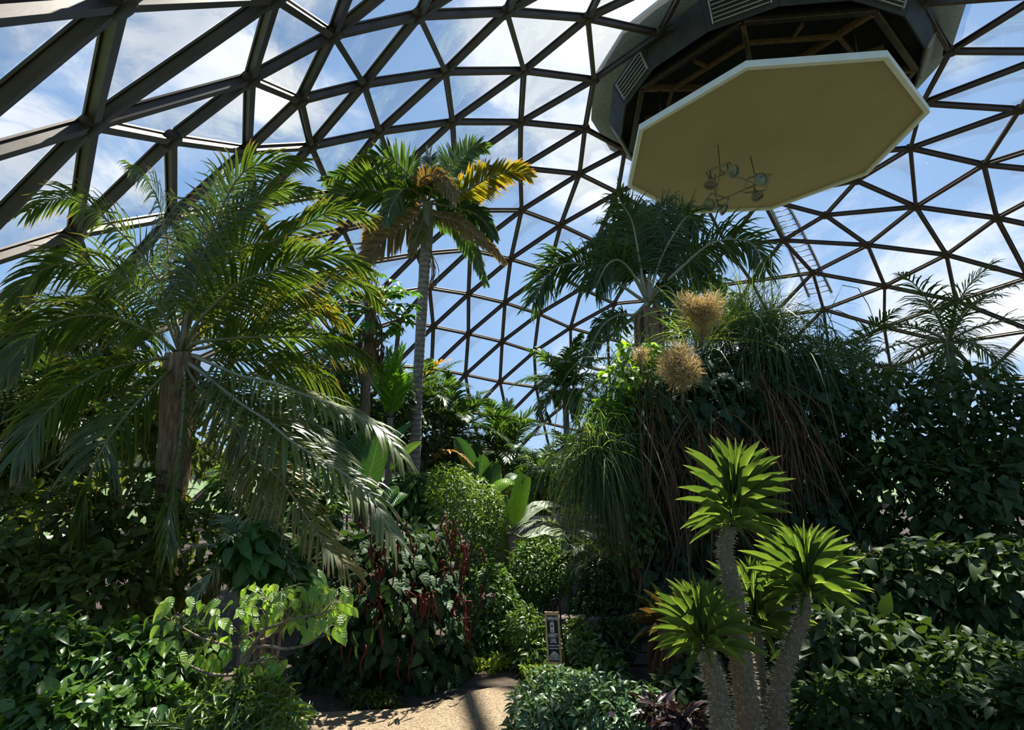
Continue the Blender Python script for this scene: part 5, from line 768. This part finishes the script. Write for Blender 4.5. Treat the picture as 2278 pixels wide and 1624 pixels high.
shrub('leafy_shrub', 'dark leafy shrub at far right below the evergreen tree', 'shrub', [(1900, 1330, 5.3, 120, 120, 100), (2080, 1320, 5.1, 140, 120, 100), (2240, 1330, 4.8, 130, 130, 100), (1850, 1470, 4.6, 100, 110, 90), (2000, 1480, 4.4, 120, 110, 100)], 'heart', LM['small_dark'], .12, .6, 3200, 80, droop=.6, stems=7)
shrub('low_shrub', 'low shaded shrub in the far bottom right corner', 'shrub', [(1880, 1600, 3.7, 110, 90, 80), (2040, 1600, 3.6, 130, 100, 90), (2190, 1540, 3.8, 130, 120, 100), (2290, 1600, 3.4, 110, 100, 90)], 'ovate', LM['small_dark'], .085, .5, 3400, 100, droop=.4, stems=8)

# ---------------------------------------------------------------- retaining wall, stones, hanging chalkboard
M_wall = mat('grey_brown_wall', (.27, .21, .18), (.2, .155, .13), 2.5, .85, 0, .15)
x0, x1, Yw = at(1050, 1160, 11.5)[0], at(1345, 1160, 11.5)[0], 11.5; z1 = at(1200, 1158, 11.5)[2]
w_ = thing('retaining_wall', 'low grey-brown concrete retaining wall behind the banana plant', 'wall', ((x0 + x1) / 2, Yw + .15, GZ)); cw = np.array([(x0 + x1) / 2, Yw + .15, (GZ + z1) / 2])
g = G(); box(g, cw, ((x1 - x0) / 2, 0, 0), (0, .14, 0), (0, 0, (z1 - GZ) / 2)); g.obj('wall_body', M_wall, w_, smooth=False); g = G(); box(g, (cw[0], cw[1], z1 + .035), ((x1 - x0) / 2 + .04, 0, 0), (0, .18, 0), (0, 0, .035)); g.obj('coping', mat('coping_stone', (.34, .27, .22), (.26, .2, .17), 3, .8), w_, smooth=False)
M_stone = mat('dry_stone', (.15, .115, .085), (.09, .07, .055), 5, .9, 0, .5); st_ = thing('stone_wall', 'small dry-stone wall half hidden right of the hanging sign', 'wall', (*at(1325, 1390, 6.9)[:2], GZ))
for r in range(4):
    for c in range(6):
        Wd = .17 + .05 * rng.random(); p = np.array([st_['_w'][0] - .5 + c * .2 + .1 * (r % 2), 6.95 + .03 * rng.normal(), GZ + .07 + r * .13]); g = G(); box(g, p, (Wd / 2, .01 * rng.normal(), .006 * rng.normal()), (0, .09, 0), (0, 0, .058 + .005 * rng.normal())); g.obj('stone', M_stone, st_, smooth=False)
YS = 5.6; tl, tr_, bl_, br_ = at(1215, 1361, YS), at(1246, 1361, YS - .03), at(1216, 1479, YS + .02), at(1247, 1480, YS - .01)
cs_ = (tl + tr_ + bl_ + br_) / 4; ex = nrm((tr_ - tl) + (br_ - bl_)); ez = nrm((tl - bl_) + (tr_ - br_)); ez = nrm(ez - ex * (ez @ ex)); ey = np.cross(ez, ex); Wd = np.linalg.norm(tr_ - tl); Hd = np.linalg.norm(tl - bl_)
M_wood = mat('pine_frame', (.52, .33, .19), (.40, .24, .13), 8, .6, 0, .15, (1, 1, .2)); M_chalk = mat('black_chalkboard', (.012, .013, .018), (.02, .021, .027), 6, .85, 0, 0); M_ink = mat('white_chalk', (.78, .78, .74), (.7, .7, .67), 30, .9, 0, 0); M_dev = mat('cream_plastic', (.66, .58, .44), (.62, .54, .4), 5, .5, 0, 0)
sg = thing('chalkboard_sign', 'tall narrow chalkboard in a pine frame hanging from a hook beside the path', 'sign', cs_ - ez * Hd / 2); U = lambda u, v, d=0: cs_ + ex * u * Wd + ez * v * Hd - ey * d * -1
fd = -1 if ey @ (EYE - cs_) < 0 else 1; F_ = ey * fd
def at2(u, v, d=.0): return cs_ + ex * (u * Wd) + ez * (v * Hd) + F_ * d
bw = .115 * Wd
for u in (-.5 + .0575, .5 - .0575): g = G(); box(g, at2(u, 0), ez * Hd / 2, ex * bw / 2, F_ * .011); g.obj('frame_stile', M_wood, sg, smooth=False)
for v in (.5 - bw / Hd, -.5 + bw / Hd): g = G(); box(g, at2(0, v), ex * (Wd / 2 - bw), ez * bw, F_ * .011); g.obj('frame_rail', M_wood, sg, smooth=False)
g = G(); box(g, at2(0, 0, -.003), ez * (Hd / 2 - bw), ex * (Wd / 2 - bw * .8), F_ * .005); g.obj('board', M_chalk, sg, smooth=False)
def text(s, u, v, h, wmax):
    cu_ = bpy.data.curves.new('txt', 'FONT'); cu_.body = s; cu_.align_x = 'CENTER'; cu_.align_y = 'CENTER'; cu_.size = 1; cu_.extrude = .01; cu_.offset = .012; t = bpy.data.objects.new('txt', cu_); COL.objects.link(t); bpy.context.view_layer.update()
    me = bpy.data.meshes.new_from_object(t.evaluated_get(bpy.context.evaluated_depsgraph_get())); bpy.data.objects.remove(t); V = np.array([v_.co for v_ in me.vertices]); lo, hi = V.min(0), V.max(0); sx, sy = wmax * Wd / (hi[0] - lo[0]), h * Hd / (hi[1] - lo[1]); c = (lo + hi) / 2
    for v_ in me.vertices: p = np.array(v_.co); v_.co = Vector(at2(u, v, .0035) + ex * (p[0] - c[0]) * sx + ez * (p[1] - c[1]) * sy + F_ * p[2] * .1 - np.array(sg['_w']))
    me.materials.clear(); me.materials.append(M_ink); o = bpy.data.objects.new('lettering', me); COL.objects.link(o); o.parent = sg; return o
text('TEMPERATURE', 0, .375, .062, .74); text('and', -.02, .318, .022, .22); text('HUMIDITY', 0, .055, .075, .66); text('LEVEL', 0, -.045, .08, .44); text('currently in the', 0, -.135, .04, .74); text('conservatory', .02, -.19, .035, .66)
g = G(); box(g, at2(-.02, .205, .006), ez * .09 * Hd, ex * .135 * Wd, F_ * .006); g.obj('thermometer_unit', M_dev, sg, smooth=False)
for u, v, a, b in ((-.03, .238, .06, .022), (-.04, .172, .03, .008), (-.03, .145, .07, .006)): g = G(); box(g, at2(u, v, .0125), ez * b * Hd, ex * a * Wd, F_ * .0012); g.obj('unit_display', M_chalk, sg, smooth=False)
def chalk(uv, r=.0014): g = G(); tube(g, [at2(u, v, .0035) for u, v in uv], r, 5); g.obj('chalk_line', M_ink, sg)
arc = lambda k, n=14: [(.36 * k * math.cos(t) + .01, -.405 + .145 * math.sin(t)) for t in np.linspace(0, PI, n)]
chalk(arc(1), .002); chalk([(-.36, -.405), (.37, -.405)])
for k in (.72, .4, .12): chalk(arc(k))
for v in (-.37, -.335, -.3): h_ = (v + .405) / .145; x_ = .36 * math.sqrt(max(0, 1 - h_ * h_)); chalk([(-x_ + .01, v), (x_ + .01, v)])
for k in range(5): chalk([(-.3 + .13 * k, -.405), (-.2 + .1 * k, -.33), (-.12 + .08 * k, -.285)])
g = G(); box(g, at2(.01, -.258, .005), ez * .01 * Hd, ex * .09 * Wd, F_ * .001); g.obj('chalk_line', M_ink, sg, smooth=False)
hk = at(1226, 1336, YS); M_iron = mat('black_iron', (.012, .012, .013), (.025, .024, .024), 10, .5, .6, 0)
for u in (-.18, .12): g = G(); tube(g, [at2(u, .5), hk], .0015, 5); g.obj('hanging_wire', M_rod, sg)
pr = thing('shepherd_hook', 'black iron shepherd hook post leaning behind the chalkboard', 'post', (*at(1262, 1500, YS + .1)[:2], GZ)); g = G(); pb = np.array(pr['_w']); tube(g, smooth([pb - [0, 0, .1], at(1258, 1470, YS + .1), at(1249, 1400, YS + .1), at(1245, 1345, YS + .08), at(1240, 1332, YS + .05), at(1225, 1336, YS), at(1224, 1340, YS)], 40), .008, 8); g.obj('post', M_iron, pr)
# ---------------------------------------------------------------- trees outside the dome
for i, (x, top, Y, wd) in enumerate(((980, 985, 62, 70), (1060, 990, 78, 60), (1112, 1000, 95, 34), (1160, 1016, 90, 40), (1215, 1003, 100, 30), (1270, 1000, 84, 50), (1350, 985, 70, 70), (880, 975, 58, 70), (1660, 1000, 60, 80), (1790, 985, 56, 80), (560, 990, 46, 90), (420, 985, 44, 90), (250, 975, 40, 90), (90, 985, 40, 90), (1930, 985, 60, 90), (2090, 980, 60, 90), (2240, 985, 60, 90), (740, 990, 52, 80))):
    cy = (top + 1045) / 2; shrub('outdoor_tree', 'hazy leafy tree outside the dome, beyond the lowest panes', 'tree', [(x, cy + 6, Y, wd * .62, (1052 - top) * .5), (x - wd * .3, cy + 14, Y + 1, wd * .4, (1052 - top) * .4), (x + wd * .3, cy + 12, Y - 1, wd * .45, (1052 - top) * .4)], 'small', LM['outside'], .55 + Y * .006, .55, 900, 0, droop=.2, stems=2, group='trees outside the dome', zmin=-.5)
